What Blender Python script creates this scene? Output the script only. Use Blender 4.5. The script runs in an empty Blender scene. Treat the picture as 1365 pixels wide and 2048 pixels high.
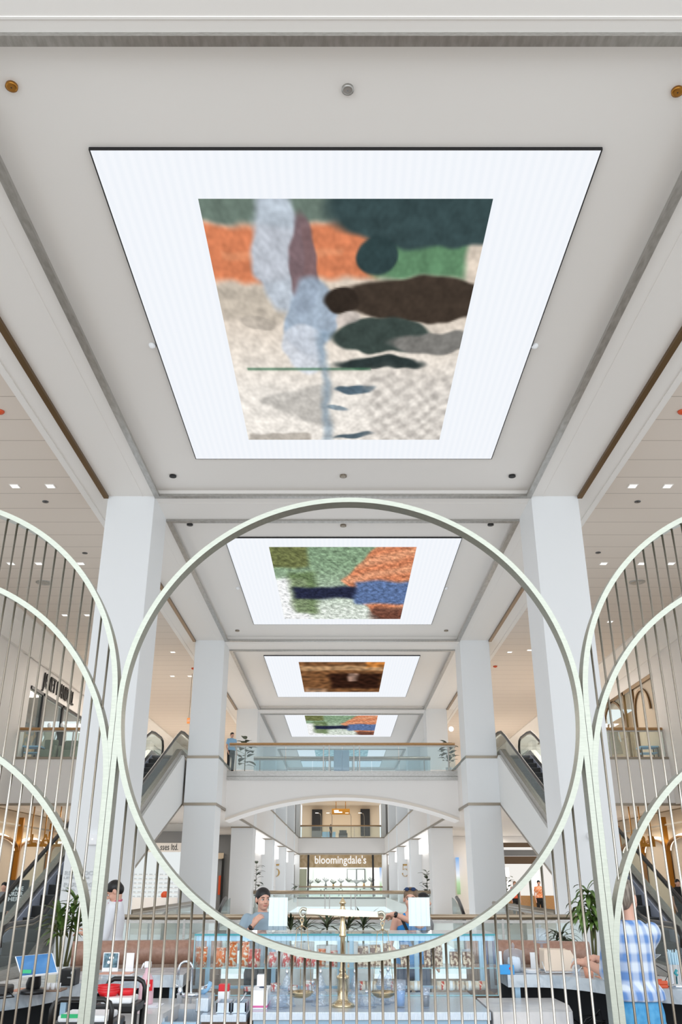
import bpy, math, random
from mathutils import Vector, Matrix, Quaternion, noise
random.seed(7)
SC = bpy.context.scene
COL = SC.collection
PI = math.pi
# ---------------------------------------------------------------- camera and photograph measurements
FPX = 1694.0; PITCH = math.radians(23.48); CZ = 1.75; CXP = 682.5; CYP = 1024.0
_F = Vector((0, math.cos(PITCH), math.sin(PITCH)))
_U = Vector((0, -math.sin(PITCH), math.cos(PITCH)))
_R = Vector((1, 0, 0))
def ray(px, py):
    return _F + _R*((px-CXP)/FPX) + _U*((CYP-py)/FPX)
def atY(px, py, Y):
    d = ray(px, py); t = Y/d.y
    return Vector((d.x*t, Y, CZ + d.z*t))
def atZ(px, py, Z):
    d = ray(px, py); t = (Z-CZ)/d.z
    return Vector((d.x*t, d.y*t, Z))
def atX(px, py, X):
    d = ray(px, py); t = X/d.x
    return Vector((X, d.y*t, CZ + d.z*t))
cam = bpy.data.cameras.new('camera'); camo = bpy.data.objects.new('camera', cam); COL.objects.link(camo)
camo.location = (0, 0, CZ); camo.rotation_euler = (PI/2 + PITCH, 0, 0)
cam.sensor_fit = 'VERTICAL'; cam.sensor_height = 36.0; cam.lens = FPX/2048*36.0
cam.clip_start = 0.05; cam.clip_end = 400
SC.camera = camo
SC.view_settings.view_transform = 'Standard'; SC.view_settings.look = 'None'
SC.view_settings.gamma = 1; SC.view_settings.use_curve_mapping = False
SC.view_settings.exposure = 0.0

# ---------------------------------------------------------------- materials
def lin(c):
    c = c/255.0
    return c/12.92 if c <= 0.04045 else ((c+0.055)/1.055)**2.4
def rgb(r, g, b): return (lin(r), lin(g), lin(b), 1)
def mat(name, col, rough=0.5, metal=0.0, emit=None, est=0.0, spec=0.5, coat=0.0):
    m = bpy.data.materials.new(name); m.use_nodes = True
    b = m.node_tree.nodes['Principled BSDF']
    b.inputs['Base Color'].default_value = rgb(*col)
    b.inputs['Roughness'].default_value = rough
    b.inputs['Metallic'].default_value = metal
    b.inputs['Specular IOR Level'].default_value = spec
    if coat: b.inputs['Coat Weight'].default_value = coat
    if emit:
        b.inputs['Emission Color'].default_value = rgb(*emit); b.inputs['Emission Strength'].default_value = est
    m.diffuse_color = rgb(*col)
    return m
def noisy(name, c1, c2, scale=5.0, detail=4.0, rough=0.5, metal=0.0, dist=0.0, lo=0.35, hi=0.65, bump=0.0, coat=0.0, stretch=(1,1,1)):
    m = mat(name, c1, rough, metal, coat=coat); nt = m.node_tree; b = nt.nodes['Principled BSDF']
    tc = nt.nodes.new('ShaderNodeTexCoord'); mp = nt.nodes.new('ShaderNodeMapping'); mp.inputs['Scale'].default_value = stretch
    n = nt.nodes.new('ShaderNodeTexNoise'); n.inputs['Scale'].default_value = scale; n.inputs['Detail'].default_value = detail
    n.inputs['Distortion'].default_value = dist
    r = nt.nodes.new('ShaderNodeValToRGB'); r.color_ramp.elements[0].position = lo; r.color_ramp.elements[1].position = hi
    r.color_ramp.elements[0].color = rgb(*c1); r.color_ramp.elements[1].color = rgb(*c2)
    nt.links.new(tc.outputs['Object'], mp.inputs['Vector']); nt.links.new(mp.outputs[0], n.inputs['Vector'])
    nt.links.new(n.outputs['Fac'], r.inputs['Fac']); nt.links.new(r.outputs[0], b.inputs['Base Color'])
    if bump:
        bp = nt.nodes.new('ShaderNodeBump'); bp.inputs['Strength'].default_value = bump
        nt.links.new(n.outputs['Fac'], bp.inputs['Height']); nt.links.new(bp.outputs[0], b.inputs['Normal'])
    return m
def glass(name, tint=(225, 240, 238), alpha=0.12, rough=0.02):
    """thin sheet glass: clear with a tint and a mirror reflection that grows towards grazing angles"""
    m = bpy.data.materials.new(name); m.use_nodes = True; nt = m.node_tree
    for n in list(nt.nodes): nt.nodes.remove(n)
    o = nt.nodes.new('ShaderNodeOutputMaterial'); t = nt.nodes.new('ShaderNodeBsdfTransparent'); t.inputs[0].default_value = rgb(*tint)
    g = nt.nodes.new('ShaderNodeBsdfGlossy'); g.inputs['Roughness'].default_value = rough; g.inputs[0].default_value = (1, 1, 1, 1)
    fr = nt.nodes.new('ShaderNodeFresnel'); fr.inputs['IOR'].default_value = 1.5
    mx = nt.nodes.new('ShaderNodeMixShader')
    ge = nt.nodes.new('ShaderNodeNewGeometry'); inv = nt.nodes.new('ShaderNodeMath'); inv.operation = 'SUBTRACT'; inv.inputs[0].default_value = 1.0
    mu = nt.nodes.new('ShaderNodeMath'); mu.operation = 'MULTIPLY'
    nt.links.new(ge.outputs['Backfacing'], inv.inputs[1]); nt.links.new(inv.outputs[0], mu.inputs[0]); nt.links.new(fr.outputs[0], mu.inputs[1])
    nt.links.new(mu.outputs[0], mx.inputs[0]); nt.links.new(t.outputs[0], mx.inputs[1]); nt.links.new(g.outputs[0], mx.inputs[2])
    if alpha > 0:
        d = nt.nodes.new('ShaderNodeBsdfDiffuse'); d.inputs[0].default_value = rgb(*tint)
        m2 = nt.nodes.new('ShaderNodeMixShader'); m2.inputs[0].default_value = alpha
        nt.links.new(mx.outputs[0], m2.inputs[1]); nt.links.new(d.outputs[0], m2.inputs[2]); nt.links.new(m2.outputs[0], o.inputs[0])
    else: nt.links.new(mx.outputs[0], o.inputs[0])
    m.diffuse_color = rgb(*tint)[:3] + (0.3,)
    return m
def glow(name, col, st=1.0):
    m = bpy.data.materials.new(name); m.use_nodes = True; nt = m.node_tree
    for n in list(nt.nodes): nt.nodes.remove(n)
    o = nt.nodes.new('ShaderNodeOutputMaterial'); e = nt.nodes.new('ShaderNodeEmission')
    e.inputs[0].default_value = rgb(*col); e.inputs[1].default_value = st
    nt.links.new(e.outputs[0], o.inputs[0]); m.diffuse_color = rgb(*col)
    return m
M = {}
M['paint'] = mat('white_wall_paint', (236, 237, 236), 0.55)
M['column'] = mat('column_paint', (238, 240, 241), 0.5)
M['ceil'] = mat('ceiling_paint', (242, 238, 233), 0.6)
M['slab'] = mat('slab_face_paint', (238, 234, 230), 0.55)
M['steel'] = noisy('brushed_steel', (168, 165, 160), (186, 184, 180), 14, 2, 0.34, 0.8, stretch=(1, 0.3, 6))
M['trim'] = mat('metal_trim', (150, 140, 126), 0.34, 0.9)
M['darktrim'] = mat('dark_bronze_trim', (116, 92, 60), 0.35, 0.8)
M['champ'] = noisy('champagne_metal', (158, 160, 148), (166, 167, 155), 22, 2, 0.3, 0.75, stretch=(1, 1, 6))
M['rod'] = mat('nickel_rod', (190, 182, 170), 0.2, 0.95)
M['brass'] = mat('polished_brass', (220, 200, 164), 0.16, 1.0)
M['brassp'] = mat('pale_brass', (206, 204, 186), 0.28, 0.8)
M['gold'] = mat('gold_trim', (176, 122, 52), 0.3, 0.85)
M['goldletter'] = mat('gold_letter', (196, 160, 100), 0.4, 0.5)
M['wood'] = noisy('oak_handrail', (176, 132, 84), (196, 154, 104), 12, 5, 0.35, stretch=(1, 12, 12))
M['tube'] = mat('satin_tube', (190, 172, 148), 0.25, 0.85)
M['glass'] = glass('rail_glass', (246, 252, 251), 0.05)
M['bglass'] = glass('blue_rail_glass', (238, 248, 251), 0.08)
M['cglass'] = glass('case_glass', (251, 254, 254), 0.015)
M['edge'] = mat('green_glass_edge', (50, 150, 160), 0.1, 0.0)
M['edge2'] = mat('pale_glass_edge', (150, 190, 196), 0.1, 0.0)
M['dglass'] = glass('smoked_glass', (224, 228, 227), 0.06)
M['clear'] = glass('clear_glass', (240, 246, 252), 0.14)
def crystalmat():
    m = glass('cut_glass', (236, 243, 251), 0.10); nt = m.node_tree
    fr = [n for n in nt.nodes if n.type == 'FRESNEL'][0]; fr.inputs['IOR'].default_value = 2.2
    tc = nt.nodes.new('ShaderNodeTexCoord'); w = nt.nodes.new('ShaderNodeTexVoronoi'); w.inputs['Scale'].default_value = 60
    bp = nt.nodes.new('ShaderNodeBump'); bp.inputs['Strength'].default_value = 0.5; bp.inputs['Distance'].default_value = 0.01
    nt.links.new(tc.outputs['Object'], w.inputs[0]); nt.links.new(w.outputs['Distance'], bp.inputs['Height'])
    g = [n for n in nt.nodes if n.type == 'BSDF_GLOSSY'][0]; nt.links.new(bp.outputs[0], g.inputs['Normal']); nt.links.new(bp.outputs[0], fr.inputs['Normal'])
    return m
M['crystal'] = crystalmat()
M['black'] = mat('black_plastic', (22, 22, 24), 0.4)
M['rubber'] = mat('black_rubber', (34, 33, 33), 0.35)
M['step'] = noisy('escalator_step', (30, 30, 31), (62, 61, 60), 60, 2, 0.45, 0.4, stretch=(14, 1, 1))
M['marble'] = noisy('grey_marble', (206, 214, 220), (150, 164, 176), 5, 9, 0.2, dist=1.6, lo=0.42, hi=0.72)
M['marblet'] = noisy('pale_marble_top', (226, 222, 220), (184, 186, 190), 3, 8, 0.22, dist=1.2, lo=0.4, hi=0.8)
M['inox'] = noisy('stainless_top', (196, 208, 220), (214, 222, 230), 30, 2, 0.28, 0.55, stretch=(10, 1, 1))
M['bluemetal'] = mat('pale_blue_enamel', (172, 204, 226), 0.3, 0.3)
M['chrome'] = mat('chrome', (222, 228, 234), 0.08, 1.0)
M['leather'] = noisy('brown_leather', (150, 112, 94), (166, 128, 110), 30, 4, 0.42, bump=0.04)
M['floor'] = noisy('pale_stone_floor', (206, 200, 192), (188, 182, 174), 60, 5, 0.3)
M['woodfloor'] = noisy('oak_floor', (140, 108, 80), (116, 88, 62), 6, 5, 0.4, stretch=(1, 8, 1))
M['cab'] = noisy('cabinet_wood', (128, 104, 88), (148, 122, 104), 8, 6, 0.5, stretch=(8, 8, 1))
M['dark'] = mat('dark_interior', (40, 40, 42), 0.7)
M['grey'] = mat('mid_grey', (130, 132, 134), 0.6)
M['warmwall'] = mat('warm_wall', (214, 196, 172), 0.6)
M['card'] = mat('white_card', (250, 251, 253), 0.4)
M['leaf'] = noisy('green_leaf', (52, 84, 34), (104, 132, 62), 14, 3, 0.45, spec=0.5) if False else noisy('green_leaf', (58, 86, 36), (112, 140, 70), 14, 3, 0.45)
M['leafd'] = noisy('dark_green_leaf', (38, 52, 34), (74, 88, 56), 10, 3, 0.45)
M['stem'] = mat('plant_stem', (92, 92, 58), 0.7)
M['pot'] = mat('white_planter', (214, 216, 216), 0.5)
M['skin'] = mat('light_skin', (222, 172, 150), 0.5)
M['skin2'] = mat('tan_skin', (176, 124, 100), 0.5)
M['hairb'] = noisy('black_hair', (12, 10, 11), (26, 22, 23), 60, 3, 0.45, stretch=(1, 1, 0.1))
M['hairbr'] = noisy('brown_hair', (104, 80, 60), (140, 112, 84), 60, 3, 0.45, stretch=(1, 1, 0.1))
M['hairg'] = noisy('grey_brown_hair', (92, 80, 70), (142, 130, 118), 70, 3, 0.45, stretch=(1, 1, 0.1))
M['hairw'] = mat('white_hair', (214, 196, 164), 0.6)
M['eyew'] = mat('eye_white', (236, 234, 232), 0.3)
M['iris'] = mat('dark_iris', (44, 32, 28), 0.2)
M['lip'] = mat('lips', (196, 112, 104), 0.45)
M['brow'] = mat('eyebrow', (60, 44, 38), 0.7)
M['tgrey'] = mat('grey_blue_cotton', (150, 170, 184), 0.85)
M['tblue'] = mat('bright_blue_knit', (46, 142, 214), 0.8)
M['twhite'] = mat('white_cotton', (238, 240, 246), 0.85)
M['khaki'] = mat('khaki_cloth', (186, 178, 162), 0.85)
M['jeans'] = noisy('light_denim', (64, 146, 200), (96, 170, 216), 20, 4, 0.8)
M['navy'] = mat('navy_cloth', (40, 60, 96), 0.85)
M['blackc'] = mat('black_cloth', (28, 28, 30), 0.85)
M['red'] = mat('red_plastic', (222, 30, 40), 0.35)
M['orange'] = noisy('orange_patterned_tin', (236, 118, 30), (250, 236, 214), 38, 2, 0.35, lo=0.52, hi=0.6)
M['redtin'] = noisy('red_patterned_tin', (214, 66, 40), (250, 226, 206), 34, 2, 0.35, lo=0.5, hi=0.58)
M['cookie'] = noisy('granola_clusters', (120, 78, 58), (238, 214, 188), 42, 3, 0.7, lo=0.45, hi=0.6)
M['wrapped'] = noisy('wrapped_pastry', (226, 196, 164), (244, 236, 226), 26, 3, 0.5)
M['pinktin'] = noisy('pink_patterned_tin', (222, 96, 92), (250, 240, 232), 30, 2, 0.4, lo=0.45, hi=0.55)
M['terra'] = mat('terracotta_stone', (214, 150, 122), 0.4)
M['fabricg'] = mat('grey_green_cloth', (128, 138, 122), 0.9)
M['cream'] = mat('cream_cloth', (214, 214, 196), 0.9)
M['paleblue'] = mat('pale_blue_paper', (150, 196, 232), 0.7)
M['redd'] = mat('orange_red_plastic', (214, 84, 40), 0.4)
M['iron'] = mat('iron_grey', (92, 92, 92), 0.35, 0.7)
def plaid():
    m = mat('blue_white_plaid', (120, 160, 214), 0.85); nt = m.node_tree; b = nt.nodes['Principled BSDF']
    tc = nt.nodes.new('ShaderNodeTexCoord'); sp = nt.nodes.new('ShaderNodeSeparateXYZ'); nt.links.new(tc.outputs['Object'], sp.inputs[0])
    def band(out, freq, ph):
        a = nt.nodes.new('ShaderNodeMath'); a.operation = 'MULTIPLY_ADD'; a.inputs[1].default_value = freq; a.inputs[2].default_value = ph
        s = nt.nodes.new('ShaderNodeMath'); s.operation = 'SINE'; g = nt.nodes.new('ShaderNodeMapRange')
        g.inputs['From Min'].default_value = -0.5; g.inputs['From Max'].default_value = 0.6
        nt.links.new(out, a.inputs[0]); nt.links.new(a.outputs[0], s.inputs[0]); nt.links.new(s.outputs[0], g.inputs['Value'])
        return g.outputs[0]
    w = nt.nodes.new('ShaderNodeMath'); w.operation = 'ADD'; nt.links.new(sp.outputs[0], w.inputs[0]); nt.links.new(sp.outputs[1], w.inputs[1])
    h1 = band(sp.outputs[2], 62, 0.4); v1 = band(w.outputs[0], 78, 0)
    ad = nt.nodes.new('ShaderNodeMath'); ad.operation = 'ADD'; nt.links.new(h1, ad.inputs[0]); nt.links.new(v1, ad.inputs[1])
    r = nt.nodes.new('ShaderNodeValToRGB'); r.color_ramp.elements[0].position = 0.05; r.color_ramp.elements[1].position = 1.9/2
    r.color_ramp.elements[0].color = rgb(220, 229, 240); r.color_ramp.elements[1].color = rgb(104, 144, 204)
    hf = nt.nodes.new('ShaderNodeMath'); hf.operation = 'MULTIPLY'; hf.inputs[1].default_value = 0.5
    nt.links.new(ad.outputs[0], hf.inputs[0]); nt.links.new(hf.outputs[0], r.inputs['Fac']); nt.links.new(r.outputs[0], b.inputs['Base Color'])
    return m
M['plaid'] = plaid()
def plankmat():
    """side ceiling boards: fine dark joint across every 0.94 m"""
    m = mat('plank_ceiling', (226, 214, 202), 0.6); nt = m.node_tree; b = nt.nodes['Principled BSDF']
    tc = nt.nodes.new('ShaderNodeTexCoord'); sp = nt.nodes.new('ShaderNodeSeparateXYZ'); nt.links.new(tc.outputs['Object'], sp.inputs[0])
    def joint(out, pitch, off, w):
        a = nt.nodes.new('ShaderNodeMath'); a.operation = 'ADD'; a.inputs[1].default_value = off
        q = nt.nodes.new('ShaderNodeMath'); q.operation = 'DIVIDE'; q.inputs[1].default_value = pitch
        f = nt.nodes.new('ShaderNodeMath'); f.operation = 'FRACT'
        l = nt.nodes.new('ShaderNodeMath'); l.operation = 'LESS_THAN'; l.inputs[1].default_value = w/pitch
        nt.links.new(out, a.inputs[0]); nt.links.new(a.outputs[0], q.inputs[0]); nt.links.new(q.outputs[0], f.inputs[0]); nt.links.new(f.outputs[0], l.inputs[0])
        return l.outputs[0]
    j = joint(sp.outputs[1], 0.945, 100*0.945 - 15.85, 0.022)
    mx = nt.nodes.new('ShaderNodeMix'); mx.data_type = 'RGBA'
    mx.inputs[6].default_value = rgb(226, 214, 202); mx.inputs[7].default_value = rgb(176, 162, 150)
    nt.links.new(j, mx.inputs[0]); nt.links.new(mx.outputs[2], b.inputs['Base Color'])
    return m
M['plank'] = plankmat()

# ---------------------------------------------------------------- mesh builder
ORG = {}
def V(*a): return Vector(a)
class MB:
    def __init__(s): s.v = []; s.f = []; s.sm = []
    def add(s, vs, fs, smooth=False):
        o = len(s.v); s.v += [tuple(v) for v in vs]; s.f += [tuple(i+o for i in f) for f in fs]; s.sm += [smooth]*len(fs); return s
    def box(s, x0, x1, y0, y1, z0, z1):
        if x0 > x1: x0, x1 = x1, x0
        if y0 > y1: y0, y1 = y1, y0
        if z0 > z1: z0, z1 = z1, z0
        return s.add([(x0,y0,z0),(x1,y0,z0),(x1,y1,z0),(x0,y1,z0),(x0,y0,z1),(x1,y0,z1),(x1,y1,z1),(x0,y1,z1)],
                     [(0,3,2,1),(4,5,6,7),(0,1,5,4),(1,2,6,5),(2,3,7,6),(3,0,4,7)])
    def obox(s, mtx, sx, sy, sz):
        vs = [mtx @ Vector((a*sx/2, b*sy/2, c*sz/2)) for c in (-1,1) for (a,b) in ((-1,-1),(1,-1),(1,1),(-1,1))]
        return s.add(vs, [(0,3,2,1),(4,5,6,7),(0,1,5,4),(1,2,6,5),(2,3,7,6),(3,0,4,7)])
    def prism(s, poly, axis, lo, hi, smooth=False):
        """extrude a 2-D outline: axis x -> poly is (y,z); y -> (x,z); z -> (x,y)"""
        n = len(poly)
        def p(a, b, c):
            return {'x': (c, a, b), 'y': (a, c, b), 'z': (a, b, c)}[axis]
        vs = [p(a, b, lo) for a, b in poly] + [p(a, b, hi) for a, b in poly]
        fs = [tuple(range(n-1, -1, -1)), tuple(range(n, 2*n))]
        s.add(vs, fs)
        return s.add(vs, [(i, (i+1) % n, (i+1) % n + n, i+n) for i in range(n)], smooth)
    def strip(s, inner, outer, axis, lo, hi, closed=False, smooth=True):
        """band between two matching 2-D curves, extruded"""
        n = len(inner)
        def p(a, b, c):
            return {'x': (c, a, b), 'y': (a, c, b), 'z': (a, b, c)}[axis]
        vs = [p(a, b, lo) for a, b in inner] + [p(a, b, lo) for a, b in outer] + [p(a, b, hi) for a, b in inner] + [p(a, b, hi) for a, b in outer]
        flat = []; curved = []
        m = n if closed else n-1
        for i in range(m):
            j = (i+1) % n
            flat += [(i, j, n+j, n+i), (2*n+i, 3*n+i, 3*n+j, 2*n+j)]
            curved += [(i, 2*n+i, 2*n+j, j), (n+i, n+j, 3*n+j, 3*n+i)]
        if not closed:
            flat += [(0, n, 3*n, 2*n), (n-1, 3*n-1, 4*n-1, 2*n-1)]
        o = len(s.v); s.v += vs
        s.f += [tuple(k+o for k in f) for f in flat]; s.sm += [False]*len(flat)
        o2 = len(s.v); s.v += vs
        s.f += [tuple(k+o2 for k in f) for f in curved]; s.sm += [smooth]*len(curved)
        return s
    def tube(s, pts, r, n=10, caps=True, closed=False):
        pts = [Vector(p) for p in pts]; L = len(pts); rs = r if isinstance(r, (list, tuple)) else [r]*L
        vs = []; up = None
        for i, p in enumerate(pts):
            if closed: t = pts[(i+1) % L] - pts[(i-1) % L]
            else: t = pts[min(i+1, L-1)] - pts[max(i-1, 0)]
            t.normalize()
            if up is None:
                up = Vector((0,0,1)) if abs(t.z) < 0.9 else Vector((0,1,0))
            a = t.cross(up)
            if a.length < 1e-5: a = t.cross(Vector((1,0,0)))
            a.normalize(); b = a.cross(t).normalized(); up = b
            for k in range(n):
                an = 2*PI*k/n; vs.append(p + a*math.cos(an)*rs[i] + b*math.sin(an)*rs[i])
        fs = []
        for i in range(L if closed else L-1):
            j = (i+1) % L
            for k in range(n):
                q = (k+1) % n; fs.append((i*n+k, i*n+q, j*n+q, j*n+k))
        o = len(s.v); s.v += [tuple(v) for v in vs]
        s.f += [tuple(k+o for k in f) for f in fs]; s.sm += [True]*len(fs)
        if caps and not closed:
            s.f += [tuple(o+k for k in range(n-1, -1, -1)), tuple(o+(L-1)*n+k for k in range(n))]; s.sm += [False, False]
        return s
    def lathe(s, prof, c=(0,0,0), n=20, sx=1, sy=1, smooth=True):
        vs = []; m = len(prof)
        for r, z in prof:
            for k in range(n):
                a = 2*PI*k/n; vs.append((c[0]+r*math.cos(a)*sx, c[1]+r*math.sin(a)*sy, c[2]+z))
        fs = [(i*n+k, i*n+(k+1) % n, (i+1)*n+(k+1) % n, (i+1)*n+k) for i in range(m-1) for k in range(n)]
        s.add(vs, fs, smooth)
        o = len(s.v)-len(vs)
        s.f += [tuple(o+k for k in range(n-1, -1, -1)), tuple(o+(m-1)*n+k for k in range(n))]; s.sm += [False, False]
        return s
    def ball(s, c, r, n=14, m=9, mtx=None):
        if not isinstance(r, (tuple, list)): r = (r, r, r)
        c = Vector(c); vs = []
        for i in range(m+1):
            th = PI*i/m
            for k in range(n):
                a = 2*PI*k/n
                p = Vector((r[0]*math.sin(th)*math.cos(a), r[1]*math.sin(th)*math.sin(a), r[2]*math.cos(th)))
                if mtx is not None: p = mtx @ p
                vs.append(c + p)
        fs = [(i*n+k, (i+1)*n+k, (i+1)*n+(k+1) % n, i*n+(k+1) % n) for i in range(m) for k in range(n)]
        return s.add(vs, fs, True)
    def cone(s, a, b, r1, r2, n=12):
        """tapered limb with round ends"""
        a = Vector(a); b = Vector(b); t = b-a; L = max(t.length, 1e-5); t = t/L
        pts = []; rs = []
        for q in range(4):
            an = PI/2*(q/3.0); pts.append(a - t*r1*math.cos(an)); rs.append(max(r1*math.sin(an), 1e-4))
        for q in range(4):
            an = PI/2*(q/3.0); pts.append(b + t*r2*math.sin(an)); rs.append(max(r2*math.cos(an), 1e-4))
        return s.tube(pts, rs, n)
    def build(s, name, m, parent=None, bevel=0.0, keep=False):
        me = bpy.data.meshes.new(name)
        if parent is not None: o = ORG.get(parent.name, Vector((0,0,0)))
        elif keep: o = Vector((0,0,0))
        else:
            xs = [v[0] for v in s.v]; ys = [v[1] for v in s.v]; zs = [v[2] for v in s.v]
            o = Vector(((min(xs)+max(xs))/2, (min(ys)+max(ys))/2, min(zs)))
        me.from_pydata([(v[0]-o[0], v[1]-o[1], v[2]-o[2]) for v in s.v], [], s.f)
        me.polygons.foreach_set('use_smooth', s.sm); me.update()
        me.materials.append(M[m] if isinstance(m, str) else m)
        ob = bpy.data.objects.new(name, me); COL.objects.link(ob)
        if parent is not None:
            ob.parent = parent; ORG[ob.name] = o
        else:
            ob.location = o; ORG[ob.name] = o
        if bevel:
            bv = ob.modifiers.new('bevel', 'BEVEL'); bv.width = bevel; bv.segments = 2; bv.limit_method = 'ANGLE'
        return ob
def tag(o, label=None, cat=None, group=None, kind=None):
    if label: o['label'] = label
    if cat: o['category'] = cat
    if group: o['group'] = group
    if kind: o['kind'] = kind
    return o
def thing(name, label, cat, loc=(0,0,0), rz=0, group=None, local=False):
    o = bpy.data.objects.new(name, None); COL.objects.link(o); o.empty_display_size = 0.2
    o.location = loc; o.rotation_euler = (0, 0, rz)
    ORG[o.name] = Vector((0,0,0)) if local else Vector(loc)
    return tag(o, label, cat, group)
def struct(name, mb, m, keep=False, bevel=0.0):
    o = mb.build(name, m, None, bevel, keep); o['kind'] = 'structure'; return o
def dup(root, loc, rz=None, label=None, group=None):
    r = root.copy(); COL.objects.link(r); r.location = loc
    if rz is not None: r.rotation_euler = (0, 0, rz)
    if label: r['label'] = label
    if group: r['group'] = group
    for ch in list(root.children):
        c = ch.copy(); COL.objects.link(c); c.parent = r
        for g in list(ch.children):
            d = g.copy(); COL.objects.link(d); d.parent = c
    return r
def text(name, body, p0, xdir, zdir, height, m, parent=None, width=None, ext=0.01, bold=0.0, sxy=None):
    """lettering built as solid letters: p0 is the lower left corner, capital height = height"""
    cu = bpy.data.curves.new(name, 'FONT'); cu.body = body; cu.size = 1.0; cu.extrude = 0.5; cu.resolution_u = 3; cu.offset = bold
    ob = bpy.data.objects.new(name+'_tmp', cu); me = bpy.data.meshes.new_from_object(ob)
    bpy.data.objects.remove(ob)
    xs = [v.co.x for v in me.vertices]; ys = [v.co.y for v in me.vertices]
    x0, x1 = min(xs), max(xs); caph = 0.70
    sc = height/caph; sx = (width/(x1-x0)) if width else sc
    xd = Vector(xdir).normalized(); zd = Vector(zdir).normalized(); nd = xd.cross(zd)
    org = ORG.get(parent.name, Vector((0,0,0))) if parent is not None else Vector(p0)
    for v in me.vertices:
        v.co = Vector(p0) + xd*((v.co.x-x0)*sx) + zd*(v.co.y*sc) + nd*(v.co.z*ext*2) - org
    me.materials.clear(); me.materials.append(M[m] if isinstance(m, str) else m); me.name = name
    o = bpy.data.objects.new(name, me); COL.objects.link(o)
    if parent is not None: o.parent = parent; ORG[o.name] = org
    else: o.location = org; ORG[o.name] = org
    return o
# ---------------------------------------------------------------- the hall
H = 9.0; X0 = 0.05; ZT = 10.75
XI, XO, XB, XP, XW = 4.81, 6.01, 6.66, 11.7, 12.78
PY = [5.27, 19.7, 33.9, 49.05, 63.7, 77.9, 91.8]; CD = 1.53; YE = 105.0
ZL0, ZL1 = 4.40, 6.12           # upper floor slab
YF = 34.1
SIDE = {-1: 'left', 1: 'right'}
def sx(s, x): return X0 + s*x
# columns
for i, y in enumerate(PY):
    for s in (-1, 1):
        mb = MB().box(sx(s, XI), sx(s, XO), y, y+CD, 0 if i else -0.0, ZT+0.1)
        struct('column', mb, 'column', bevel=0.012)
        if i >= 2:
            tb = MB()
            for z in (ZL0-0.06, ZL1-0.05):
                tb.box(sx(s, XI-0.03), sx(s, XO+0.02), y-0.03, y+CD+0.02, z, z+0.10)
            struct('trim_1', tb, 'trim')
            struct('slab_collar', MB().box(sx(s, XI-0.02), sx(s, XO+0.01), y-0.02, y+CD+0.01, ZL0+0.04, ZL1-0.05), 'column')
# centre bays with beams and metal trims
for i in range(len(PY)):
    y0 = PY[i]; y1 = y0 + CD
    b = MB().box(sx(-1, XI), sx(1, XI), y0, y1, ZT, ZT+0.6)
    b.box(sx(-1, XI), sx(1, XI), y0+0.42, y0+0.50, ZT-0.012, ZT)
    if i == 0: b.box(sx(-1, XI+2), sx(1, XI+2), 6.58, 6.61, ZT-0.014, ZT)
    struct('ceiling_beam', b, 'ceil')
    ya = y1; yb = PY[i+1] if i+1 < len(PY) else YE
    struct('ceiling', MB().box(sx(-1, XI+0.05), sx(1, XI+0.05), ya-0.02, yb+0.02, ZT+0.14, ZT+0.3), 'ceil')
    t = MB(); w = 0.14; zl, zh = ZT-0.06, ZT+0.012
    t.box(sx(-1, XI), sx(1, XI), ya-0.02, ya+0.12, zl, zh).box(sx(-1, XI), sx(1, XI), yb-0.12, yb+0.02, zl, zh)
    for s in (-1, 1):
        t.box(sx(s, XI), sx(s, XI-w), ya+0.12, yb-0.12, zl, zh)
        # recess side above the trim
    struct('trim_2', t, 'steel')
    r = MB()
    r.box(sx(-1, XI), sx(1, XI), ya, ya+0.05, zh, ZT+0.14).box(sx(-1, XI), sx(1, XI), yb-0.05, yb, zh, ZT+0.14)
    for s in (-1, 1): r.box(sx(s, XI), sx(s, XI-0.05), ya+0.05, yb-0.05, zh, ZT+0.14)
    struct('trim_3', r, 'ceil')
    for s in (-1, 1):
        g = MB().box(sx(s, XO-0.02), sx(s, XO+0.10), ya, yb, ZT-0.07, ZT+0.02)
        struct('trim_4', g, 'darktrim')
for s in (-1, 1):
    struct('ceiling_beam', MB().box(sx(s, XI), sx(s, XO), -4, YE, ZT, ZT+0.6).box(sx(s, XI+0.30), sx(s, XI+0.34), -4, YE, ZT-0.006, ZT), 'ceil')
    struct('ceiling', MB().box(sx(s, XO), sx(s, XB), -4, YE, ZT+0.0, ZT+0.4).box(sx(s, XB-0.16), sx(s, XB-0.02), -4, YE, ZT-0.02, ZT), 'ceil')
    struct('ceiling_planks', MB().box(sx(s, XB), sx(s, XP), -4, YE, ZT+0.05, ZT+0.4), 'plank', keep=True)
    struct('ceiling_cove', MB().prism([(sx(s, XP), ZT+0.4), (sx(s, XP), ZT-0.02), (sx(s, XP+0.35), ZT-0.14), (sx(s, XW-0.1), ZT-0.62), (sx(s, XW), ZT-0.62), (sx(s, XW), ZT+0.4)], 'y', 22, YE), 'ceil')
struct('ceiling', MB().box(-6.6, 6.7, -4, PY[0], ZT+0.14, ZT+0.4).box(-6.6, 6.7, PY[0]-0.9, PY[0]-0.86, ZT+0.06, ZT+0.14), 'ceil')

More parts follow.
